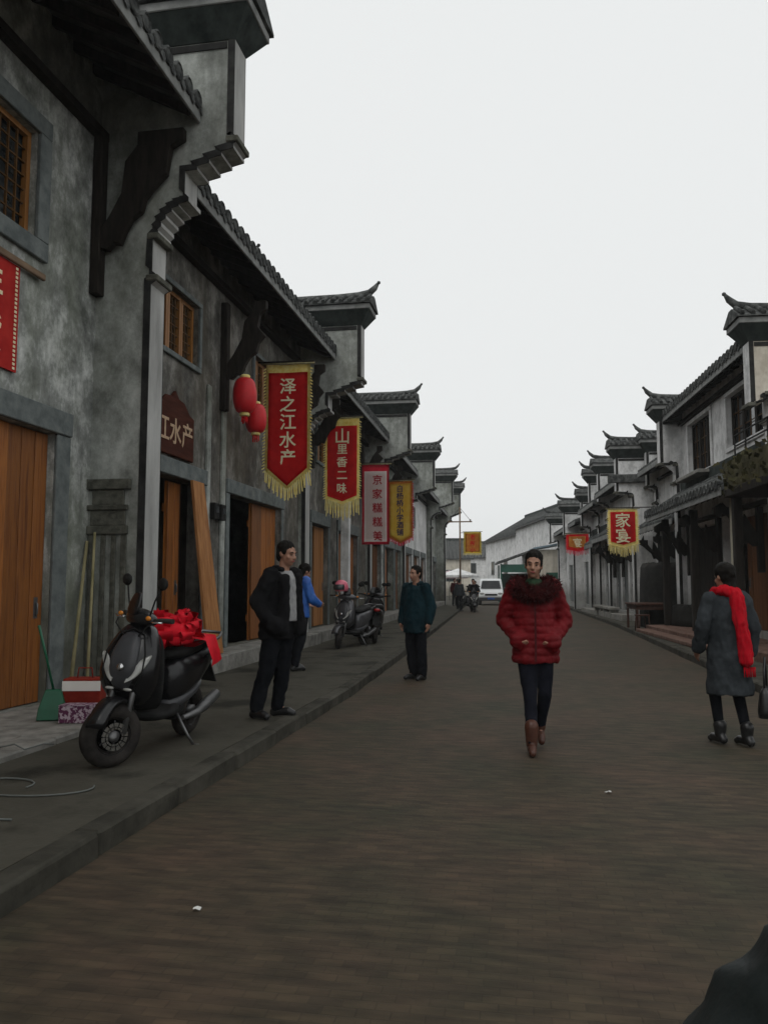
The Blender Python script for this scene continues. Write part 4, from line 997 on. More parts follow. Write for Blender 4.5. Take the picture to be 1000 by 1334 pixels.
def scooter(label, loc, rz, lean=0, body=None, seat=None, turn=0, extras=True, group=None, topbox=False):
    body = body or M['black_plastic']; seat = seat or M['black_matt']
    t = thing('scooter', label, 'scooter', loc, rz, group); t.rotation_euler = (0, lean, rz)
    wheel(t, -.64, .225, True, turn); wheel(t, .62, .225, False)
    # front fender
    b = MB(); rs = []
    for k in range(11):
        a = R(20 + k * 14); rs.append([(x, -.64 - math.cos(a) * q, .225 + math.sin(a) * q) for x, q in ((-.075, .235), (-.06, .262), (0, .272), (.06, .262), (.075, .235), (0, .25))])
    b.rings(rs); b.build('front_fender', body, t)
    b = MB()
    for s in (-1, 1): b.tube([(s * .085, -.62, .24), (s * .08, -.52, .55), (s * .06, -.44, .8)], .022, 8)
    k = b.build('fork', M['steel'], t); k['kind'] = 'stuff'
    lofted('front_apron', [(.40, 0, -.40, .10, .05), (.46, 0, -.44, .17, .08), (.58, 0, -.47, .225, .12), (.72, 0, -.46, .225, .13), (.86, 0, -.41, .19, .11), (.97, 0, -.36, .13, .08), (1.0, 0, -.35, .08, .05)], 'z', body, t)
    lofted('nose_panel', [(.52, 0, -.55, .05, .03), (.62, 0, -.58, .10, .04), (.76, 0, -.565, .11, .04), (.88, 0, -.51, .09, .035), (.95, 0, -.46, .05, .02)], 'z', M['grey_plastic'], t)
    lofted('leg_shield', [(.34, 0, -.28, .19, .03), (.5, 0, -.31, .21, .035), (.8, 0, -.28, .18, .035), (.95, 0, -.26, .12, .03)], 'z', M['black_matt'], t)
    lofted('floorboard', [(-.34, 0, .32, .17, .045), (-.2, 0, .30, .18, .045), (.05, 0, .30, .18, .05), (.14, 0, .34, .17, .07)], 'y', M['black_matt'], t)
    lofted('rear_body', [(.02, 0, .50, .10, .14), (.1, 0, .52, .15, .19), (.3, 0, .55, .175, .20), (.55, 0, .61, .17, .16), (.8, 0, .69, .12, .10), (.98, 0, .75, .06, .05)], 'y', body, t)
    lofted('side_skirt', [(.0, 0, .34, .13, .05), (.2, 0, .37, .165, .06), (.45, 0, .42, .16, .045), (.7, 0, .5, .10, .03)], 'y', M['grey_plastic'], t)
    lofted('engine', [(.15, 0, .26, .09, .06), (.3, 0, .27, .12, .09), (.55, -.06, .26, .06, .08), (.7, -.08, .25, .05, .06)], 'y', M['black_matt'], t)
    b = MB(); b.tube([(.13, .25, .22), (.14, .5, .23), (.15, .62, .27), (.15, .86, .34)], [.02, .035, .05, .045], 10); b.build('exhaust', M['steel'], t)
    lofted('seat', [(-.0, 0, .735, .07, .03), (.06, 0, .745, .115, .05), (.3, 0, .75, .14, .055), (.45, 0, .785, .14, .06), (.75, 0, .805, .12, .055), (.86, 0, .80, .08, .03)], 'y', seat, t)
    if topbox:
        lofted('top_box', [(.80, 0, .84, .10, .03), (.82, 0, .86, .17, .08), (.92, 0, .90, .20, .13), (1.12, 0, .89, .20, .12), (1.24, 0, .86, .16, .08), (1.27, 0, .85, .08, .03)], 'y', M['black_matt'], t)
    b = MB(); b.tube([(-.11, .62, .78), (-.13, .85, .83), (-.09, 1.0, .86), (.09, 1.0, .86), (.13, .85, .83), (.11, .62, .78)], .014, 8); b.build('grab_rail', M['steel'], t)
    b = MB(); b.ball((0, .99, .74), (.07, .03, .035)); b.build('tail_light', M['red_lens'], t)
    b = MB(); b.rings([[(-.06, .86, .62), (.06, .86, .62), (.06, .88, .62), (-.06, .88, .62)], [(-.08, 1.0, .42), (.08, 1.0, .42), (.08, 1.02, .42), (-.08, 1.02, .42)]], smooth=False); b.build('rear_fender', M['black_matt'], t)
    # front lamps: two slanted almond lenses
    for s in (-1, 1):
        b = MB(); rs = []
        for k in range(9):
            u = k / 8; c = Vector((s * (.055 + u * .13), -.60 + u * .085, .61 + u * .17)); hw = .046 * math.sin(math.pi * (.08 + .84 * u)) + .003
            rs.append([c + Vector((math.cos(q) * hw * .5 * s, -.012 - .0 * hw, 0)) + Vector((0, math.sin(q * 1) * .012, math.sin(q) * hw)) for q in [2 * math.pi * j / 10 for j in range(10)]])
        b.rings(rs); b.build('headlight', M['lens'], t)
        b = MB(); b.ball((s * .07, -.60, .545), (.035, .014, .012)); b.build('indicator', M['lens'], t)
    hb = bpy.data.objects.new('handlebar', None); COL.objects.link(hb); hb.parent = t; hb.location = (0, -.36, 1.0); hb.rotation_euler = (0, 0, turn)
    lofted('bar_cover', [(-.20, 0, .03, .03, .03), (-.12, -.01, .04, .06, .05), (0, -.02, .05, .085, .075), (.12, -.01, .04, .06, .05), (.20, 0, .03, .03, .03)], 'x', body, hb)
    for s in (-1, 1):
        b = MB(); b.tube([(s * .18, 0, .03), (s * .26, .02, .045), (s * .36, .05, .05)], .019, 10); b.build('grip', M['rubber'], hb)
        b = MB(); b.tube([(s * .19, -.04, .03), (s * .27, -.055, .03), (s * .35, -.03, .035)], .007, 6); b.build('lever', M['chrome'], hb)
        b = MB(); b.tube([(s * .15, -.02, .07), (s * .2, -.02, .18), (s * .25, -.01, .27)], .007, 6); b.build('mirror_stem', M['black_matt'], hb)
        b = MB(); b.ball((s * .27, -.01, .31), (.068, .022, .048)); b.build('mirror', M['black_matt'], hb)
        b = MB(); b.ball((s * .21, -.065, .055), (.025, .018, .018)); b.build('indicator', M['amber'] if extras else M['lens'], hb)
    lofted('fly_screen', [(.05, 0, -.085, .085, .02), (.15, 0, -.07, .08, .02), (.24, 0, -.04, .05, .014)], 'z', M['black_plastic'], hb)
    b = MB()
    for s in (-1, 1): b.tube([(s * .17, -.40, 1.03), (s * .13, -.50, 1.0), (s * .06, -.50, .92), (s * .05, -.44, .85)], .006, 5)
    k = b.build('cable', M['black_matt'], t); k['kind'] = 'stuff'
    b = MB(); b.tube([(-.10, -.585, .53), (-.155, -.575, .66), (-.15, -.545, .8), (-.09, -.47, .93), (0, -.455, .965), (.09, -.47, .93), (.15, -.545, .8), (.155, -.575, .66), (.10, -.585, .53)], .006, 5); b.build('seam', M['black_matt'], t)
    b = MB(); b.lathe([(0, -.614), (.026, -.614), (.026, -.60), (0, -.60)], c=(0, 0, .70), axis='y', seg=14); b.build('badge', M['chrome'], t)
    b = MB(); b.tube([(.1, .2, .26), (.2, .22, .1), (.25, .25, -.0 + .015)], .012, 6); b.tube([(.25, .25, .012), (.29, .27, .012)], .016, 6); k = b.build('side_stand', M['steel'], t); k['kind'] = 'stuff'
    return t
sc1 = scooter('black scooter parked nearest on the left pavement with a red silk bow on its seat', (-2.92, 6.03, .118), R(-1), R(5), turn=R(-34))

def bow(loc, rz):
    b = MB()
    rnd = random.Random(3)
    for i in range(130):
        a = rnd.random() * 6.28; el = rnd.uniform(-.1, 1.25); L_ = rnd.uniform(.6, 1.05); w = rnd.uniform(.025, .055)
        d = Vector((math.cos(a) * math.cos(el) * .21, math.sin(a) * math.cos(el) * .27, math.sin(el) * .21)) * L_; s = Vector((-math.sin(a), math.cos(a), rnd.uniform(-.4, .4))).normalized() * w; n = d.cross(s).normalized()
        loop = []
        for k in range(7):
            u = k / 6; an = u * math.pi
            c = d * (math.sin(an) * .62 + .38) + n * (math.cos(an) * .035); sw = s * (.35 + .65 * math.sin(an)) + n * .012 * math.sin(k * 2.1 + i)
            loop.append((c - sw, c + n * .012 * math.cos(k * 1.7 + i), c + sw))
        vs = [[b.bm.verts.new(p) for p in q] for q in loop]
        for p, q in zip(vs, vs[1:]):
            for j in (0, 1):
                f = b.bm.faces.new((p[j], p[j + 1], q[j + 1], q[j])); f.smooth = True
    b.ball((0, 0, .05), (.15, .2, .1), 2)
    for k, (x, y) in enumerate(((.19, .22), (.22, .10), (.17, .30))):
        pts = [Vector((x * .5, y * .6, .02)), Vector((x * .95, y, -.0)), Vector((x * 1.15, y * 1.1, -.10 - .03 * k)), Vector((x * 1.12, y * 1.15, -.17))]
        vs = [[b.bm.verts.new(p + Vector((0, q * .04, q * .01))) for q in (-1, 0, 1)] for p in pts]
        for p, q in zip(vs, vs[1:]):
            for j in (0, 1): b.bm.faces.new((p[j], p[j + 1], q[j + 1], q[j])).smooth = True
    o = b.build('silk_bow', M['red_silk'], None, 0, loc, (0, 0, rz)); o.scale = (1.3, 1.3, 1.25); return o
tag(bow((-2.86, 6.22, .96), R(0)), 'bright red silk bow heaped on the near scooter seat', 'bow')

scooter('silver and black scooter parked in front of the pale post on the left pavement', (-3.62, 16.6, .118), R(-12), R(4), body=M['silver_plastic'], turn=R(20))
scooter('black scooter standing just behind the silver one by the plank doors', (-3.45, 18.2, .118), R(-168), R(-4), body=M['black_plastic'], turn=R(-20))
t = thing('helmet', 'pink helmet hung on the handlebar of the silver scooter', 'helmet', (-3.72, 16.1, 1.36), R(-40))
b = MB(); b.rings([[(math.cos(2 * math.pi * k / 20) * q * 1.0, math.sin(2 * math.pi * k / 20) * q * 1.15, z) for k in range(20)] for q, z in ((.115, -.09), (.13, -.04), (.13, .02), (.105, .09), (.06, .13), (.01, .145))]); b.build('shell', M['pink'], t)
b = MB(); b.rings([[(math.cos(a) * q, -abs(math.sin(a)) * q * 1.2 - .02, z) for a in [math.pi * k / 10 for k in range(11)]] for q, z in ((.125, -.06), (.135, .0), (.12, .05))], close=False); b.build('visor', M['glass'], t)
scooter('grey scooter parked deepest in the left cluster, half hidden by the black one', (-3.85, 19.9, .118), R(8), R(4), body=M['grey_plastic'], turn=R(12))
scooter('far black motor scooter standing on the road edge past the teal coated man', (-2.75, 42.0, 0), R(10), 0, body=M['black_plastic'])
scooter('far dark scooter at the kerb just left of the white van', (-3.35, 45.5, .0), R(-25), 0, body=M['grey_plastic'])

# ------------------------------------------------------------------ white van
def van(loc, rz):
    t = thing('van', 'white van facing the camera at the far end of the street', 'van', loc, rz)
    prof = [(-2.05, .32), (-2.08, .62), (-1.95, .88), (-1.35, 1.08), (-.72, 1.68), (-.4, 1.84), (1.9, 1.86), (2.1, 1.7), (2.15, .8), (2.12, .32)]
    b = MB(); b.prism(prof, lambda p: (-.84, p[0], p[1]), lambda p: (.84, p[0], p[1])); me = b.mesh('body', M['van_white'], bevel=.06)
    for v in me.vertices:
        if v.co.z > 1.05: v.co.x *= 1 - .13 * (v.co.z - 1.05) / .8
    link('body', me, t)
    b = MB(); b.face([(-.70, -1.315, 1.125), (.70, -1.315, 1.125), (.60, -.76, 1.665), (-.60, -.76, 1.665)]); b.bm.faces.ensure_lookup_table()
    bmesh.ops.solidify(b.bm, geom=b.bm.faces[:], thickness=-.02); o = b.build('windscreen', M['glass'], t); 
    for v in o.data.vertices: v.co.y -= .03; v.co.z += .03
    for s in (-1, 1):
        b = MB(); b.ball((s * .62, -1.98, .80), (.17, .10, .075)); b.build('headlight', M['lens'], t)
        b = MB(); b.ball((s * .94, -1.1, 1.15), (.09, .05, .10)); b.build('mirror', M['black_plastic'], t)
        for y in (-1.35, 1.35):
            b = MB(); b.lathe([(.0, -.09), (.2, -.1), (.3, -.09), (.32, -.05), (.32, .05), (.3, .09), (.2, .1), (0, .09)], c=(s * .76, y, .32), axis='x', seg=20); w = b.build('wheel', M['rubber'], t)
            b = MB(); b.lathe([(.0, -.1), (.18, -.1), (.18, .1), (0, .1)], c=(s * .765, y, .32), axis='x', seg=16); b.build('rim', M['steel'], w)
        b = MB(); b.face([(s * .815, -.75, 1.15), (s * .815, 1.9, 1.15), (s * .755, 1.85, 1.62), (s * .755, -.55, 1.62)]); b.build('side_window', M['glass'], t)
    b = MB(); b.box(-.42, .42, -2.09, -2.04, .66, .78); b.build('grille', M['black_matt'], t)
    b = MB(); b.box(-.86, .86, -2.16, -2.0, .30, .55); b.build('bumper', M['grey_plastic'], t, bevel=.04)
    b = MB(); b.box(-.24, .24, -2.18, -2.165, .40, .52); b.build('number_plate', M['jacket_blue'], t)
van((-2.55, 58.5, 0), R(3))

# utility pole with crossarm and wires
t = thing('utility_pole', 'thin far utility pole with one cross arm standing beside the orange banner', 'pole', (-3.75, 46.5, 0))
b = MB(); b.tube([(0, 0, 0), (0, 0, 5.9)], .06, 8, r2=.04); b.build('mast', M['batten'], t)
b = MB(); b.box(-.7, .7, -.03, .03, 5.0, 5.07); b.build('crossarm', M['batten'], t)
for x in (-.6, 0, .6):
    b = MB(); b.lathe([(.03, 5.07), (.05, 5.12), (.03, 5.18)], c=(x, 0, 0), seg=8); b.build('insulator', M['stone'], t)
b = MB(); 
for s in (-1, 1): b.tube([(s * .65, 0, 5.05), (0, 0, 5.85)], .012, 5)
k = b.build('stay_wire', M['black_matt'], t); k['kind'] = 'stuff'
b = MB()
b.box(-.02, .9, -.012, .012, 4.38, 4.41); b.build('banner_rail', M['batten'], t)

# ------------------------------------------------------------------ right pavement goods
t = thing('table', 'old dark wooden table with thin legs at the right kerb', 'table', (3.45, 24.6, .118), R(4))
b = MB(); b.box(-.5, .5, -.75, .75, .70, .76); b.build('top', M['table_brown'], t, bevel=.01)
b = MB(); b.box(-.45, .45, -.7, .7, .58, .695); b.build('apron', M['table_brown'], t)
for x in (-.43, .43):
    for y in (-.68, .68):
        b = MB(); b.box(x - .03, x + .03, y - .03, y + .03, 0, .578); b.build('leg', M['table_brown'], t, bevel=.006)
t = thing('stool', 'small wooden stool tucked at the end of the dark table', 'stool', (3.15, 23.5, .118), R(15))
b = MB(); b.box(-.16, .16, -.16, .16, .42, .46); b.build('seat', M['table_brown'], t, bevel=.01)
for x in (-.13, .13):
    for y in (-.13, .13):
        b = MB(); b.tube([(x * 1.15, y * 1.15, 0), (x, y, .42)], .018, 6); b.build('leg', M['table_brown'], t)
def covered(label, loc, rz, dims, m, name, cat):
    """goods under a draped sheet: rounded top, folds at the foot"""
    w, d, h = dims; b = MB(); rs = []; seg = 36
    for z, q in ((0, 1.06), (.3, 1.03), (.7, 1.0), (.92, .97), (.985, .88), (1.0, .6)):
        ring = []
        for k in range(seg):
            a = 2 * math.pi * k / seg; ca, sa = math.cos(a), math.sin(a); fold = 1 + .035 * math.sin(k * 2.4) * (1.1 - z)
            ring.append((w / 2 * q * fold * math.copysign(abs(ca) ** .5, ca), d / 2 * q * fold * math.copysign(abs(sa) ** .5, sa), h * z + .03 * math.sin(k * 1.3) * (z > .5)))
        rs.append(ring)
    b.rings(rs); o = b.build(name, m, None, 0, loc, (0, 0, rz)); return tag(o, label, cat)
covered('tall bulky goods under a black tarpaulin on the right pavement behind the table', (4.15, 25.9, .12), R(5), (1.3, 1.5, 1.95), M['tarp'], 'covered_goods', 'covered goods')
covered('low dark covered bundle on the red brown step at right', (4.35, 22.9, .30), R(20), (.8, 1.0, .55), M['tarp'], 'covered_bundle', 'bundle')
for i, (x, y, s, mm, lab) in enumerate(((4.25, 20.9, .26, 'goods_yellow', 'small yellow wrapped parcel on the red brown step'), (4.5, 21.4, .30, 'paper_red', 'dull red parcel behind the yellow one on the step'), (4.45, 22.0, .24, 'paper_white', 'small white parcel farthest along the step'))):
    t = thing('parcel', lab, 'parcel', (x, y, .302), R(20 * i)); b = MB(); b.box(-s / 2, s / 2, -s / 2, s / 2, 0, s * .7); b.build('box', M[mm], t, bevel=.015)
    b = MB(); b.box(-.012, .012, -s / 2 - .002, s / 2 + .002, -.0 + .001, s * .7 + .004); b.build('string', M['batten'], t)
t = thing('bin', 'green wheeled bin by the porch at the right edge behind the woman with the scarf', 'bin', (3.78, 11.6, .118), R(-8))
b = MB(); b.rings([[(x * s, y * s, z) for x, y in ((-.24, -.27), (.24, -.27), (.24, .27), (-.24, .27))] for s, z in ((.8, .06), (1.0, .88))], smooth=False); b.build('body', M['teal_plastic'], t, bevel=.02)
b = MB(); b.rings([[(x * s, y * s - .01, z) for x, y in ((-.27, -.31), (.27, -.31), (.27, .29), (-.27, .29))] for s, z in ((1.0, .885), (1.0, .93), (.8, .98))], smooth=False); b.build('lid', M['teal_plastic'], t, bevel=.015)
for x in (-.22, .22):
    b = MB(); b.lathe([(.0, -.03), (.09, -.03), (.09, .03), (0, .03)], c=(x, .24, .09), axis='x', seg=16); b.build('wheel', M['rubber'], t)
b = MB(); b.tube([(-.2, .29, .86), (-.2, .36, .86), (.2, .36, .86), (.2, .29, .86)], .015, 6); b.build('handle', M['teal_plastic'], t)
for i, (x, y) in enumerate(((3.25, 33.2), (3.1, 35.6))):
    t = thing('stone_bench', ('long pale stone bench along the right kerb, nearer one', 'long pale stone bench along the right kerb, farther one')[i], 'bench', (x, y, .118), R(4), 'stone benches along the right kerb')
    b = MB(); b.box(-.2, .2, -.95, .95, .32, .42); b.build('seat', M['stone'], t, bevel=.015)
    for yy_ in (-.7, .7):
        b = MB(); b.box(-.16, .16, yy_ - .12, yy_ + .12, 0, .318); b.build('leg', M['stone'], t, bevel=.01)

# ------------------------------------------------------------------ people
V = Vector
def prim_c(bm, p0, p1, r0, r1, seg=14):
    p0, p1 = V(p0), V(p1); d = (p1 - p0); L_ = d.length; d = d.normalized() if L_ > 1e-6 else V((0, 0, 1))
    u = d.orthogonal().normalized(); w = d.cross(u); rings = []
    for k in range(5): 
        a = -math.pi / 2 + (math.pi / 2) * k / 4.0; rings.append((p0 + d * (r0 * math.sin(a)), max(r0 * math.cos(a), 1e-4)))
    for k in range(1, 6):
        a = (math.pi / 2) * (k - 1) / 4.0; rings.append((p1 + d * (r1 * math.sin(a)), max(r1 * math.cos(a), 1e-4)))
    vr = [[bm.verts.new(c + (u * math.cos(2 * math.pi * j / seg) + w * math.sin(2 * math.pi * j / seg)) * r) for j in range(seg)] for c, r in rings]
    for a, b_ in zip(vr, vr[1:]):
        for j in range(seg): bm.faces.new((a[j], a[(j + 1) % seg], b_[(j + 1) % seg], b_[j]))
    bm.faces.new(vr[0][::-1]); bm.faces.new(vr[-1])
def prim_e(bm, c, r, rot=None):
    m = Matrix.Translation(c)
    if rot is not None: m = m @ rot.to_4x4()
    bmesh.ops.create_icosphere(bm, subdivisions=3, radius=1, matrix=m @ Matrix.Diagonal((*r, 1)))
def prim_l(bm, rs, seg=24):
    """elliptic loft: (cx, cy, z, rx, ry)"""
    vr = [[bm.verts.new((cx + rx_ * math.cos(2 * math.pi * j / seg), cy + ry_ * math.sin(2 * math.pi * j / seg), z)) for j in range(seg)] for cx, cy, z, rx_, ry_ in rs]
    for a, b_ in zip(vr, vr[1:]):
        for j in range(seg): bm.faces.new((a[j], a[(j + 1) % seg], b_[(j + 1) % seg], b_[j]))
    bm.faces.new(vr[0][::-1]); bm.faces.new(vr[-1])
def blob(name, prims, vox, m, parent, smooth=4, disp=None, xf=None):
    bm = bmesh.new()
    for p in prims:
        {'c': prim_c, 'e': prim_e, 'l': prim_l}[p[0]](bm, *p[1:])
    if xf is not None: bm.transform(xf)
    bmesh.ops.recalc_face_normals(bm, faces=bm.faces)
    me = bpy.data.meshes.new(name); bm.to_mesh(me); bm.free()
    me = baked(me, [('REMESH', dict(mode='VOXEL', voxel_size=vox, use_smooth_shade=True)), ('SMOOTH', dict(factor=.5, iterations=smooth))])
    if disp:
        ns = [v.normal.copy() for v in me.vertices]
        for v, n_ in zip(me.vertices, ns): v.co += n_ * disp(v.co)
        me.update()
    for p in me.polygons: p.use_smooth = True
    me.materials.append(m)
    return link(name, me, parent)
def folds(amp, sx=6, sz=2.5, seed=0):
    return lambda c: 1.25 * amp * (noise.noise(V((c.x * sx + seed, c.y * sx, c.z * sz))) + .6 * (1 - 2 * abs(noise.noise(V((c.x * sx * 1.7, c.y * sx * 1.7 + seed, c.z * sz * 2.4))))) - .3 + .35 * noise.noise(V((c.x * 26, c.y * 26 + seed, c.z * 18))))

def hand_prims(wr, el, side, curl=.5):
    """palm, four unequal fingers and a thumb, following the forearm"""
    wr, el = V(wr), V(el); d = (wr - el).normalized(); fwd = V((0, -1, 0)); lat = d.cross(fwd)
    if lat.length < .2: fwd = V((0, -.3, -1)).normalized(); lat = d.cross(fwd)
    lat.normalize(); pal = lat.cross(d).normalized(); out_ = [('c', wr, wr + d * .03, .024, .027)]
    for i, (o, l, r) in enumerate(((-.028, .062, .0088), (-.010, .072, .0092), (.009, .068, .0088), (.026, .052, .0078))):
        k0 = wr + d * .085 + pal * (-o) ; out_.append(('c', wr + d * .02 + pal * (-o) * .6, k0, .016, .0125))
        bend = lat * side
        k1 = k0 + (d * (1 - .35 * curl) + bend * .55 * curl).normalized() * l * .55; k2 = k1 + (d * (1 - .9 * curl) + bend * curl).normalized() * l * .5
        out_ += [('c', k0, k1, r * 1.1, r), ('c', k1, k2, r, r * .8)]
    th0 = wr + d * .02 + pal * .02; th1 = th0 + (d * .6 + pal * .7).normalized() * .045; th2 = th1 + (d * .95 + pal * .15 + lat * side * .3).normalized() * .035
    out_ += [('c', th0, th1, .014, .0115), ('c', th1, th2, .0115, .009)]
    return out_

def head_prims(h, rot, s=1.0):
    """face looks along -y before rot; h = head centre"""
    h = V(h)
    def T(x, y, z): return h + rot @ (V((x, y, z)) * s)
    return [('e', T(0, .012, .03), (.074 * s, .092 * s, .092 * s), rot), ('e', T(0, -.022, -.035), (.060 * s, .064 * s, .082 * s), rot), ('e', T(0, -.055, -.088), (.028 * s, .024 * s, .022 * s), rot),
            ('c', T(0, -.080, .012), T(0, -.104, -.028), .010 * s, .014 * s), ('e', T(.012, -.094, -.031), (.009 * s, .009 * s, .008 * s)), ('e', T(-.012, -.094, -.031), (.009 * s, .009 * s, .008 * s)),
            ('c', T(-.035, -.074, .024), T(.035, -.074, .024), .012 * s, .012 * s), ('e', T(.042, -.055, -.025), (.022 * s, .02 * s, .022 * s), rot), ('e', T(-.042, -.055, -.025), (.022 * s, .02 * s, .022 * s), rot),
            ('c', T(-.016, -.082, -.058), T(.016, -.082, -.058), .010 * s, .010 * s),
            ('e', T(.075, .012, -.005), (.010 * s, .02 * s, .03 * s), rot), ('e', T(-.075, .012, -.005), (.010 * s, .02 * s, .03 * s), rot)]
def face_bits(t, h, rot, s=1.0, female=True):
    h = V(h)
    def T(x, y, z): return h + rot @ (V((x, y, z)) * s)
    rm = rot.to_4x4()
    for sx in (-1, 1):
        b = MB(); bmesh.ops.create_icosphere(b.bm, subdivisions=2, radius=1, matrix=Matrix.Translation(T(sx * .031, -.078, .002)) @ rm @ Matrix.Diagonal((.011 * s, .009 * s, .0048 * s, 1))); b.build('eye', M['eye'], t)
        b = MB(); b.tube([T(sx * .016, -.089, .023), T(sx * .032, -.088, .029), T(sx * .048, -.076, .024)], .0042 * s, 6); b.build('eyebrow', M['hair'], t)
    b = MB(); bmesh.ops.create_icosphere(b.bm, subdivisions=2, radius=1, matrix=Matrix.Translation(T(0, -.0875, -.0585)) @ rm @ Matrix.Diagonal((.024 * s, .009 * s, .0075 * s, 1))); b.build('lips', M['lips'], t)

def person(label, loc, rz, J, outfit, vox=.010, face=True, lean=None, hs=1.0):
    """J: joint positions in the figure's own axes (facing -y, left hand at +x); outfit(t, J) adds the clothing"""
    t = thing('person', label, 'person', loc, rz)
    hr = J.get('hrot', Matrix.Identity(3)); hd = V(J['head'])
    nk = V(J['neck']); pv = V(J['pelvis']); ch = V(J['chest'])
    pr = head_prims(hd, hr, hs) + [('c', nk - V((0, 0, .05)), hd + hr @ V((0, .012, -.05)), .056, .052), ('c', pv, ch, .10, .10), ('c', ch, nk - V((0, 0, .06)), .095, .045), ('c', V(J['shL']) - V((.03, 0, .03)), V(J['shR']) + V((.03, 0, -.03)), .045, .045)]
    for s in 'LR':
        sh, el, wr = V(J['sh' + s]), V(J['el' + s]), V(J['wr' + s]); hp, kn, an, to = V(J['hp' + s]), V(J['kn' + s]), V(J['an' + s]), V(J['to' + s])
        pr += [('c', sh, el, .048, .038), ('c', el, wr, .038, .026), ('c', pv, hp, .09, .085), ('c', hp, kn, .08, .052), ('c', kn, an, .05, .034), ('c', an, to - V((0, 0, .004)), .026, .018)]
        pr += hand_prims(wr, el, 1 if s == 'L' else -1, J.get('curl', .5))
    blob('body', pr, .0085 if vox <= .011 else vox, M['skin'], t, 3)
    if face: face_bits(t, hd, hr, hs)
    outfit(t, J)
    return t
def legs_prims(J, r=(.098, .072, .058), top=None):
    pv = V(J['pelvis']); out_ = [('e', pv, (.165, .115, .12))]
    for s in 'LR':
        hp, kn, an = V(J['hp' + s]), V(J['kn' + s]), V(J['an' + s])
        out_ += [('c', hp, kn, r[0], r[1]), ('c', kn, an + V((0, 0, .02)), r[1], r[2])]
    return out_
def shoe(t, an, to, m, boot=0, name='shoe', heel=0):
    an, to = V(an), V(to); d = (to - an); f = V((d.x, d.y, 0)).normalized(); g = to.z - .03
    up = (an - V((to.x, to.y, to.z))).normalized()
    pr = [('c', to - d * .25, to, .036, .033), ('c', an - V((0, 0, .045)) - f * .03, to - d * .3, .04, .04), ('c', an - V((0, 0, .05)) - f * .045, an + V((0, 0, .0)), .042, .045)]
    if boot: pr += [('c', an, an + V((0, 0, boot)) - f * .0, .052, .063)]
    o = blob(name, pr, .008, m, t, 2)
    return o
def sleeve(J, s, r=(.075, .066, .052)):
    sh, el, wr = V(J['sh' + s]), V(J['el' + s]), V(J['wr' + s])
    return [('c', sh, el, r[0], r[1]), ('c', el, wr - (wr - el).normalized() * .01, r[1], r[2])]
def hair_cap(t, J, m, vol=1.0, bun=None, back=.0, low=0, s=1.0, up=.006):
    hd = V(J['head']); hr = J.get('hrot', Matrix.Identity(3))
    def T(x, y, z): return hd + hr @ (V((x, y, z)) * s)
    tl = hr @ Matrix.Rotation(R(-16), 3, 'X')
    pr = [('e', T(0, .026, .050 + up), (.083 * s * vol, .098 * s * vol, .084 * s * vol), tl), ('e', T(0, .058, -.005), (.074 * s * vol, .052 * s * vol, .085 * s), hr)]
    pr += [('e', T(q * .066, -.004, .030), (.016 * s, .034 * s, .040 * s), hr) for q in (-1, 1)]
    if low: pr += [('e', T(0, .062, -.06), (.066 * s, .04 * s, .06 * s + low), hr)]
    if bun: pr += [('e', T(*bun), (.05, .05, .045), hr)]
    return blob('hair', pr, .007, m, t, 2, disp=lambda c: .0045 * noise.noise(V((c.x * 60, c.y * 60, c.z * 25))))

def std(h=1.68):
    k = h / 1.70
    J = dict(head=(0, -.02, 1.585), neck=(0, .0, 1.435), chest=(0, .0, 1.22), pelvis=(0, 0, .95))
    for s, q in (('L', 1), ('R', -1)):
        J.update({'sh' + s: (q * .175, 0, 1.375), 'el' + s: (q * .235, .03, 1.10), 'wr' + s: (q * .235, -.03, .86), 'hp' + s: (q * .09, 0, .89), 'kn' + s: (q * .095, -.01, .49), 'an' + s: (q * .10, .02, .09), 'to' + s: (q * .12, -.14, .033)})
    return J, k
def finish(t, k): t.scale = (k, k, k)

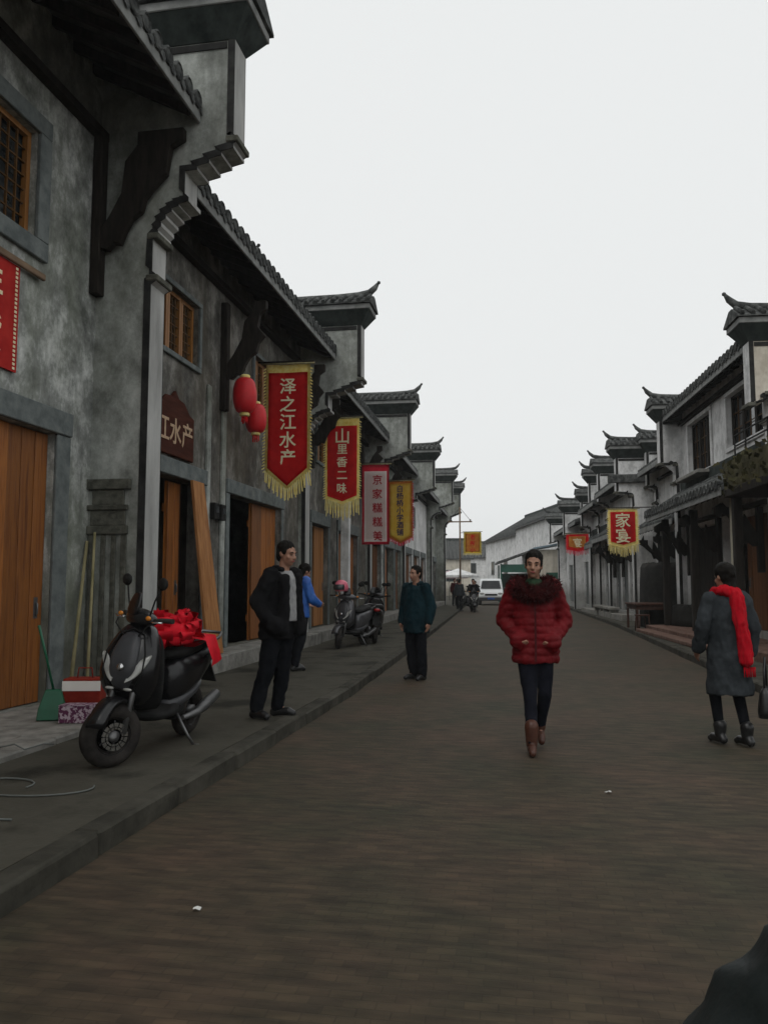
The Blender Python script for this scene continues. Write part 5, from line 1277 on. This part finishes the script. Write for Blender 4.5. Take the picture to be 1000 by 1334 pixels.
# woman in red, walking towards the camera, hands in her jacket pockets
def red_woman():
    J, k = std()
    J.update(head=(-.0, -.03, 1.575), elL=(.272, .09, 1.085), wrL=(.165, -.075, .95), elR=(-.272, .09, 1.095), wrR=(-.165, -.075, .96), curl=.9,
             hpL=(.085, .0, .89), hpR=(-.085, 0, .89), knL=(.085, -.03, .50), anL=(.045, .16, .17), toL=(.05, .06, .06), knR=(-.055, -.10, .49), anR=(-.05, -.20, .085), toR=(-.05, -.35, .035),
             hrot=Matrix.Rotation(R(-6), 3, 'Z') @ Matrix.Rotation(R(4), 3, 'Y'))
    def wear(t, J):
        blob('trousers', legs_prims(J, (.098, .066, .050)), .011, M['trouser_navy'], t, 3, folds(.006, 8, 4))
        rot = [(0, .0, 1.40, .12, .10), (0, 0, 1.36, .17, .12), (0, 0, 1.25, .19, .14), (0, -.005, 1.10, .19, .145), (0, -.005, .98, .20, .15), (0, -.005, .85, .212, .16), (0, 0, .74, .216, .165)]
        def q(c):
            a = .0
            ring = abs(math.sin((c.z + .012 * noise.noise(V((c.x * 5, c.y * 5, 3)))) * math.pi / .062)); 
            if abs(c.x) < .24: a += .013 * (ring ** .6 - .6)
            else: a += .010 * (abs(math.sin((c.z + abs(c.x)) * math.pi / .075)) ** .6 - .6)
            a *= .75 + .6 * noise.noise(V((c.x * 9, c.y * 9, c.z * 14)))
            return a + .014 * noise.noise(V((c.x * 7, c.y * 7, c.z * 5))) + .007 * noise.noise(c * 22) + .003 * noise.noise(c * 60)
        blob('jacket', [('l', rot)] + sleeve(J, 'L', (.088, .080, .066)) + sleeve(J, 'R', (.088, .080, .066)) + [('e', V(J['wrL']) + V((-.015, -.04, -.03)), (.09, .075, .085)), ('e', V(J['wrR']) + V((.015, -.04, -.03)), (.09, .075, .085))], .010, M['coat_red'], t, 3, q)
        b = MB(); b.box(-.008, .008, -.186, -.172, .76, 1.25); b.build('zip', M['maroon'], t)
        # fur collar: a ring with strands
        rnd = random.Random(5); b = MB(); core = []
        for i in range(2600):
            a = rnd.random() * 6.283; u = rnd.random() * 6.283
            Rr = .118 + .03 * (math.sin(a) < 0); c = V((math.cos(a) * (Rr + .025), math.sin(a) * Rr - .015, 1.405 - .075 * (math.sin(a) < -.1) * abs(math.sin(a)) + .0))
            n_ = (V((math.cos(a), math.sin(a), 0)) * math.cos(u) + V((0, 0, 1)) * math.sin(u)); p = c + n_ * .062; d = (n_ + V((rnd.gauss(0, .4), rnd.gauss(0, .4), rnd.gauss(-.3, .4)))).normalized() * rnd.uniform(.03, .055); s_ = d.orthogonal().normalized() * .006
            b.face([p - s_, p + s_, p + d])
        k_ = b.build('fur_strands', M['fur'], None)
        cl = blob('fur_collar', [('e', (math.cos(a) * .14, math.sin(a) * (.118 + .03 * (math.sin(a) < 0)) - .015, 1.405 - .075 * (math.sin(a) < -.1) * abs(math.sin(a))), (.06, .055, .07)) for a in [i * .35 for i in range(18)]], .012, M['fur'], t, 2, lambda c: .012 * noise.noise(c * 30))
        k_.parent = cl; k_['kind'] = 'stuff'
        blob('scarf', [('e', (0, -.105, 1.385), (.07, .045, .065)), ('e', (0, -.03, 1.43), (.078, .07, .04))], .010, M['scarf_green'], t, 3, folds(.008, 20, 20))
        shoe(t, J['anL'], J['toL'], M['boots_brown'], .14, 'boot'); shoe(t, J['anR'], J['toR'], M['boots_brown'], .14, 'boot')
        hair_cap(t, J, M['hair'], 1.0, bun=(0, .10, .06), up=.012)
    t = person('woman in a red quilted jacket with a maroon fur collar walking forward', (.06, 7.15, 0), R(2), J, wear)
    t.scale = (.93, .97, .995)
red_woman()

def black_man():
    J, k = std()
    hr = Matrix.Rotation(R(8), 3, 'X') @ Matrix.Rotation(R(0), 3, 'Z')
    J.update(head=(.0, -.05, 1.58), neck=(0, -.005, 1.43), chest=(0, .01, 1.2), pelvis=(0, .03, .93), shL=(.185, .0, 1.37), shR=(-.185, .0, 1.37), elL=(.265, .10, 1.12), wrL=(.20, .0, .93), elR=(-.265, .10, 1.12), wrR=(-.20, .0, .93),
             hpL=(.09, .04, .88), hpR=(-.09, .04, .88), knL=(.10, .07, .48), knR=(-.10, .10, .48), anL=(.11, .12, .09), anR=(-.13, .20, .09), toL=(.15, -.03, .033), toR=(-.16, .05, .033), hrot=hr)
    def wear(t, J):
        blob('trousers', legs_prims(J, (.105, .080, .066)), .011, M['trouser_black'], t, 3, folds(.010, 8, 5))
        blob('jumper', [('l', [(0, -.03, 1.42, .07, .07), (0, -.03, 1.34, .11, .10), (0, -.03, 1.2, .125, .105), (0, -.03, 1.02, .13, .11), (0, -.03, .93, .13, .11)])], .011, M['shirt_pale'], t, 3, folds(.006, 9, 5))
        J2 = dict(J)
        blob('jacket', [('l', [(0, .03, 1.41, .13, .085), (0, .03, 1.34, .195, .115), (0, .05, 1.2, .205, .13), (0, .055, 1.0, .21, .14), (0, .06, .82, .22, .15), (0, .06, .76, .21, .14)])] + sleeve(J, 'L', (.086, .076, .064)) + sleeve(J, 'R', (.086, .076, .064)) +
             [('c', (.105, -.10, 1.35), (.135, -.115, .84), .048, .055), ('c', (-.105, -.10, 1.35), (-.135, -.115, .84), .048, .055), ('e', (.19, -.05, .89), (.08, .10, .10)), ('e', (-.19, -.05, .89), (.08, .10, .10))], .011, M['jacket_black'], t, 3, folds(.013, 6, 4, 3))
        blob('collar', [('c', (.07, -.05, 1.43), (.06, .06, 1.45), .024, .026), ('c', (-.07, -.05, 1.43), (-.06, .06, 1.45), .024, .026), ('c', (-.06, .06, 1.45), (.06, .06, 1.45), .026, .026)], .009, M['jacket_black'], t, 2)
        for s in 'LR': shoe(t, J['an' + s], J['to' + s], M['shoe_black'])
        hair_cap(t, J, M['hair'], .98)
    t = person('man in an open black jacket over a pale jumper on the left pavement', (-2.35, 7.62, .118), R(70), J, wear)
    finish(t, 1.70 / 1.70)
black_man()

def blue_person():
    J, k = std()
    J.update(head=(.0, -.10, 1.52), neck=(0, -.03, 1.40), elL=(.25, -.06, 1.10), wrL=(.18, -.24, 1.02), elR=(-.25, -.06, 1.10), wrR=(-.18, -.24, 1.02), hrot=Matrix.Rotation(R(18), 3, 'X'), anR=(-.11, .14, .09), toR=(-.13, 0, .033), knR=(-.1, .03, .49))
    def wear(t, J):
        blob('trousers', legs_prims(J, (.10, .072, .058)), .012, M['trouser_black'], t, 3, folds(.008, 8, 5))
        blob('jacket', [('l', [(0, .0, 1.42, .11, .085), (0, 0, 1.35, .185, .12), (0, .02, 1.18, .20, .145), (0, .02, 1.0, .20, .145), (0, .02, .82, .215, .155)])] + sleeve(J, 'L', (.08, .07, .056)) + sleeve(J, 'R', (.08, .07, .056)), .012, M['jacket_blue'], t, 3, folds(.010, 7, 4, 8))
        blob('yoke', [('l', [(0, .0, 1.43, .115, .092), (0, 0, 1.37, .192, .130), (0, .01, 1.29, .205, .140), (0, .012, 1.27, .20, .135)])], .012, M['maroon'], t, 3)
        for z in (1.22, 1.15, 1.08):
            blob('stripe', [('c', (-.12, .155, z), (.12, .155, z - .05), .022, .022)], .011, M['stripe_red'], t, 2)
        for s in 'LR': shoe(t, J['an' + s], J['to' + s], M['shoe_black'])
        hair_cap(t, J, M['hair'], 1.06, low=.03)
    t = person('person in a bright blue jacket with red stripes bending away behind the man in black', (-3.40, 11.9, .118), R(140), J, wear, vox=.012)
    finish(t, .97)
blue_person()

def teal_man():
    J, k = std()
    J.update(elL=(.255, .04, 1.10), wrL=(.25, -.02, .86), elR=(-.255, .04, 1.10), wrR=(-.25, -.02, .86), anR=(-.09, .05, .09), toR=(-.13, -.10, .033), hrot=Matrix.Rotation(R(-12), 3, 'Z'))
    def wear(t, J):
        blob('trousers', legs_prims(J, (.10, .080, .072)), .012, M['trouser_black'], t, 3, folds(.010, 8, 5, 2))
        blob('coat', [('l', [(0, .0, 1.42, .10, .09), (0, 0, 1.36, .18, .12), (0, 0, 1.2, .205, .145), (0, 0, 1.0, .205, .15), (0, 0, .80, .215, .155), (0, 0, .70, .215, .155)])] + sleeve(J, 'L', (.084, .074, .062)) + sleeve(J, 'R', (.084, .074, .062)), .012, M['coat_teal'], t, 3, folds(.011, 6, 3, 5))
        blob('collar', [('c', (.075, -.05, 1.43), (.06, .07, 1.455), .028, .028), ('c', (-.075, -.05, 1.43), (-.06, .07, 1.455), .028, .028), ('c', (-.06, .07, 1.455), (.06, .07, 1.455), .028, .028)], .01, M['coat_teal'], t, 2)
        for s in 'LR': shoe(t, J['an' + s], J['to' + s], M['shoe_black'])
        hair_cap(t, J, M['hair'], .97)
    t = person('man in a dark teal coat standing at the road edge in the middle distance', (-1.63, 12.0, 0), R(-28), J, wear, vox=.012)
    finish(t, .985)
teal_man()

def grey_woman():
    J, k = std()
    J.update(elL=(.265, .0, 1.11), wrL=(.24, -.12, .90), elR=(-.245, .06, 1.10), wrR=(-.24, .02, .86), knL=(.08, -.12, .50), anL=(.06, -.08, .10), toL=(.06, -.23, .035), knR=(-.09, .0, .49), anR=(-.10, .10, .10), toR=(-.10, -.05, .035), hrot=Matrix.Rotation(R(6), 3, 'Z') @ Matrix.Rotation(R(8), 3, 'X'))
    def wear(t, J):
        blob('leggings', legs_prims(J, (.085, .058, .044)), .011, M['trouser_black'], t, 3)
        blob('coat', [('l', [(0, .0, 1.42, .10, .09), (0, 0, 1.36, .175, .12), (0, 0, 1.22, .195, .14), (0, .005, 1.02, .185, .14), (0, .01, .80, .205, .155), (0, .01, .60, .22, .165), (0, .01, .48, .225, .17)])] + sleeve(J, 'L', (.08, .07, .058)) + sleeve(J, 'R', (.08, .07, .058)), .011, M['coat_grey'], t, 3, folds(.016, 6, 2.2, 9))
        pr = [('e', (math.cos(a) * .10, math.sin(a) * .095, 1.44 + .02 * math.sin(a * 2)), (.055, .05, .055)) for a in [i * .5 for i in range(13)]]
        sf = blob('scarf', pr + [('c', (.0, .13, 1.42), (-.02, .175, 1.15), .05, .055), ('c', (-.02, .175, 1.15), (-.05, .20, .80), .05, .058), ('c', (-.06, .13, 1.40), (-.08, .185, .86), .036, .045)], .010, M['scarf_red'], t, 3, folds(.014, 22, 2.0, 4))
        b = MB()
        for i in range(16): x = -.13 + i * .008; b.tube([(x, .215, .75), (x + random.uniform(-.01, .01), .22, .66)], .004, 4)
        k_ = b.build('scarf_fringe', M['scarf_red'], sf); k_['kind'] = 'stuff'
        for s in 'LR': shoe(t, J['an' + s], J['to' + s], M['shoe_black'], .08, 'boot')
        hair_cap(t, J, M['hair'], 1.1, low=.05, bun=(0, .09, .02))
    t = person('woman in a long grey coat with a bright red scarf down her back walking away', (1.74, 7.62, 0), R(-158), J, wear)
    finish(t, .925)
    return t
gw = grey_woman()
# handbag on her right hand
t = thing('handbag', 'black handbag carried by the woman in the grey coat', 'bag', (2.02, 7.55, .27), R(70))
b = MB(); b.rings(loft([(0, 0, 0, .17, .06), (.06, 0, 0, .175, .065), (.2, 0, 0, .15, .045), (.25, 0, 0, .13, .02)], 'z', 20, 3)); b.build('pouch', M['shoe_black'], t)
b = MB(); b.tube([(-.11, 0, .24), (-.08, 0, .40), (0, 0, .50), (.08, 0, .40), (.11, 0, .24)], .009, 6); b.build('strap', M['shoe_black'], t)

def far_person(label, loc, rz, mcoat, mtr, k=1.0, sit=False):
    J, _ = std()
    if sit:
        J.update(pelvis=(0, .1, .92), hpL=(.1, .05, .88), hpR=(-.1, .05, .88), knL=(.17, -.32, .72), knR=(-.17, -.32, .72), anL=(.17, -.25, .4), anR=(-.17, -.25, .4), toL=(.17, -.4, .36), toR=(-.17, -.4, .36), wrL=(.27, -.38, 1.05), wrR=(-.27, -.38, 1.05), elL=(.3, -.1, 1.1), elR=(-.3, -.1, 1.1))
    def wear(t, J):
        blob('trousers', legs_prims(J, (.10, .078, .065)), .022, mtr, t, 2)
        blob('coat', [('l', [(0, .0, 1.42, .10, .09), (0, 0, 1.36, .18, .12), (0, .02, 1.2, .205, .145), (0, .04, 1.0, .205, .15), (0, .06, .82, .21, .155)])] + sleeve(J, 'L') + sleeve(J, 'R'), .020, mcoat, t, 2, folds(.010, 6, 3, 5))
        for s in 'LR': shoe(t, J['an' + s], J['to' + s], M['shoe_black'])
        hair_cap(t, J, M['hair'], 1.0)
    t = person(label, loc, rz, J, wear, vox=.02, face=False); finish(t, k); return t
far_person('distant rider in dark clothes seated on the far black scooter', (-2.75, 42.25, .0), R(10), M['jacket_black'], M['trouser_black'], 1.0, True)
far_person('distant person in a grey coat walking beside the far scooters', (-3.55, 43.3, .0), R(160), M['coat_grey'], M['trouser_black'], 1.0)
far_person('distant person in maroon standing at the end of the left row', (-4.35, 49.5, .12), R(30), M['maroon'], M['trouser_black'], .98)

far_person('distant person in blue standing between the far scooters and the van', (-3.2, 51.0, .0), R(-20), M['coat_teal'], M['trouser_navy'], .97)
far_person('distant person in pale clothes by the last house of the left row', (-4.6, 54.5, .12), R(60), M['shirt_pale'], M['trouser_black'], .98)
def parasol(label, loc, rad, m):
    t = thing('parasol', label, 'parasol', loc, random.random(), 'pale market parasols at the far end of the street')
    b = MB(); b.tube([(0, 0, 0), (0, 0, 2.5)], .03, 6); b.build('pole', M['steel'], t)
    b = MB(); n = 8; top = (0, 0, 2.62); rim = [(math.cos(2 * math.pi * k / n) * rad, math.sin(2 * math.pi * k / n) * rad, 2.1) for k in range(n)]
    for k in range(n):
        a_, c_ = rim[k], rim[(k + 1) % n]; b.face([top, a_, c_]); b.face([a_, c_, (c_[0], c_[1], 1.95), (a_[0], a_[1], 1.95)])
    b.build('canopy', m, t)
parasol('pale grey market parasol nearest the left row end', (-5.0, 60, 0), 1.5, M['plaster_white'])
parasol('pale pink market parasol in front of the gabled far house', (-6.4, 68, 0), 1.6, mat('faded pink canvas', (.42, .30, .32), (.52, .40, .42), scale=3, rough=.8))

# person right beside the camera: only a bent elbow reaches into the picture
def near_person():
    J, k = std()
    J.update(shL=(.18, 0, 1.37), elL=(.36, .02, 1.15), wrL=(.20, -.16, 1.02), curl=.9)
    def wear(t, J):
        blob('trousers', legs_prims(J, (.10, .078, .065)), .014, M['trouser_black'], t, 2)
        blob('jacket', [('l', [(0, .0, 1.42, .10, .09), (0, 0, 1.36, .18, .12), (0, .0, 1.2, .2, .14), (0, .0, 1.0, .2, .15), (0, .0, .80, .215, .155)])] + sleeve(J, 'L', (.085, .082, .06)) + sleeve(J, 'R', (.085, .08, .06)) + [('e', V(J['wrL']) + V((-.01, -.03, 0)), (.08, .08, .08))], .010, M['coat_near'], t, 3, folds(.013, 8, 5, 3))
        for s in 'LR': shoe(t, J['an' + s], J['to' + s], M['shoe_black'])
        hair_cap(t, J, M['hair'], 1.0)
    t = person('person in a dark jacket at the lower right corner, only the bent elbow showing', (.503, .60, 0), R(178), J, wear, vox=.012, face=False); finish(t, .921)
M['coat_near'] = mat('dark green black nylon', (.006, .010, .010), (.016, .022, .022), scale=5, rough=.55, spec=.3, bump=.2)
near_person()

# ------------------------------------------------------------------ thin overcast haze over the whole street
hz = bpy.data.materials.new('haze'); hz.use_nodes = True; n = hz.node_tree; n.nodes.clear()
o_ = n.nodes.new('ShaderNodeOutputMaterial'); v_ = n.nodes.new('ShaderNodeVolumePrincipled'); v_.inputs['Color'].default_value = (.86, .88, .88, 1); v_.inputs['Density'].default_value = .0009
n.links.new(v_.outputs[0], o_.inputs['Volume'])
b = MB(); b.box(-420, 420, -320, 720, -1.2, 14); tag(b.build('haze', hz), kind='stuff')
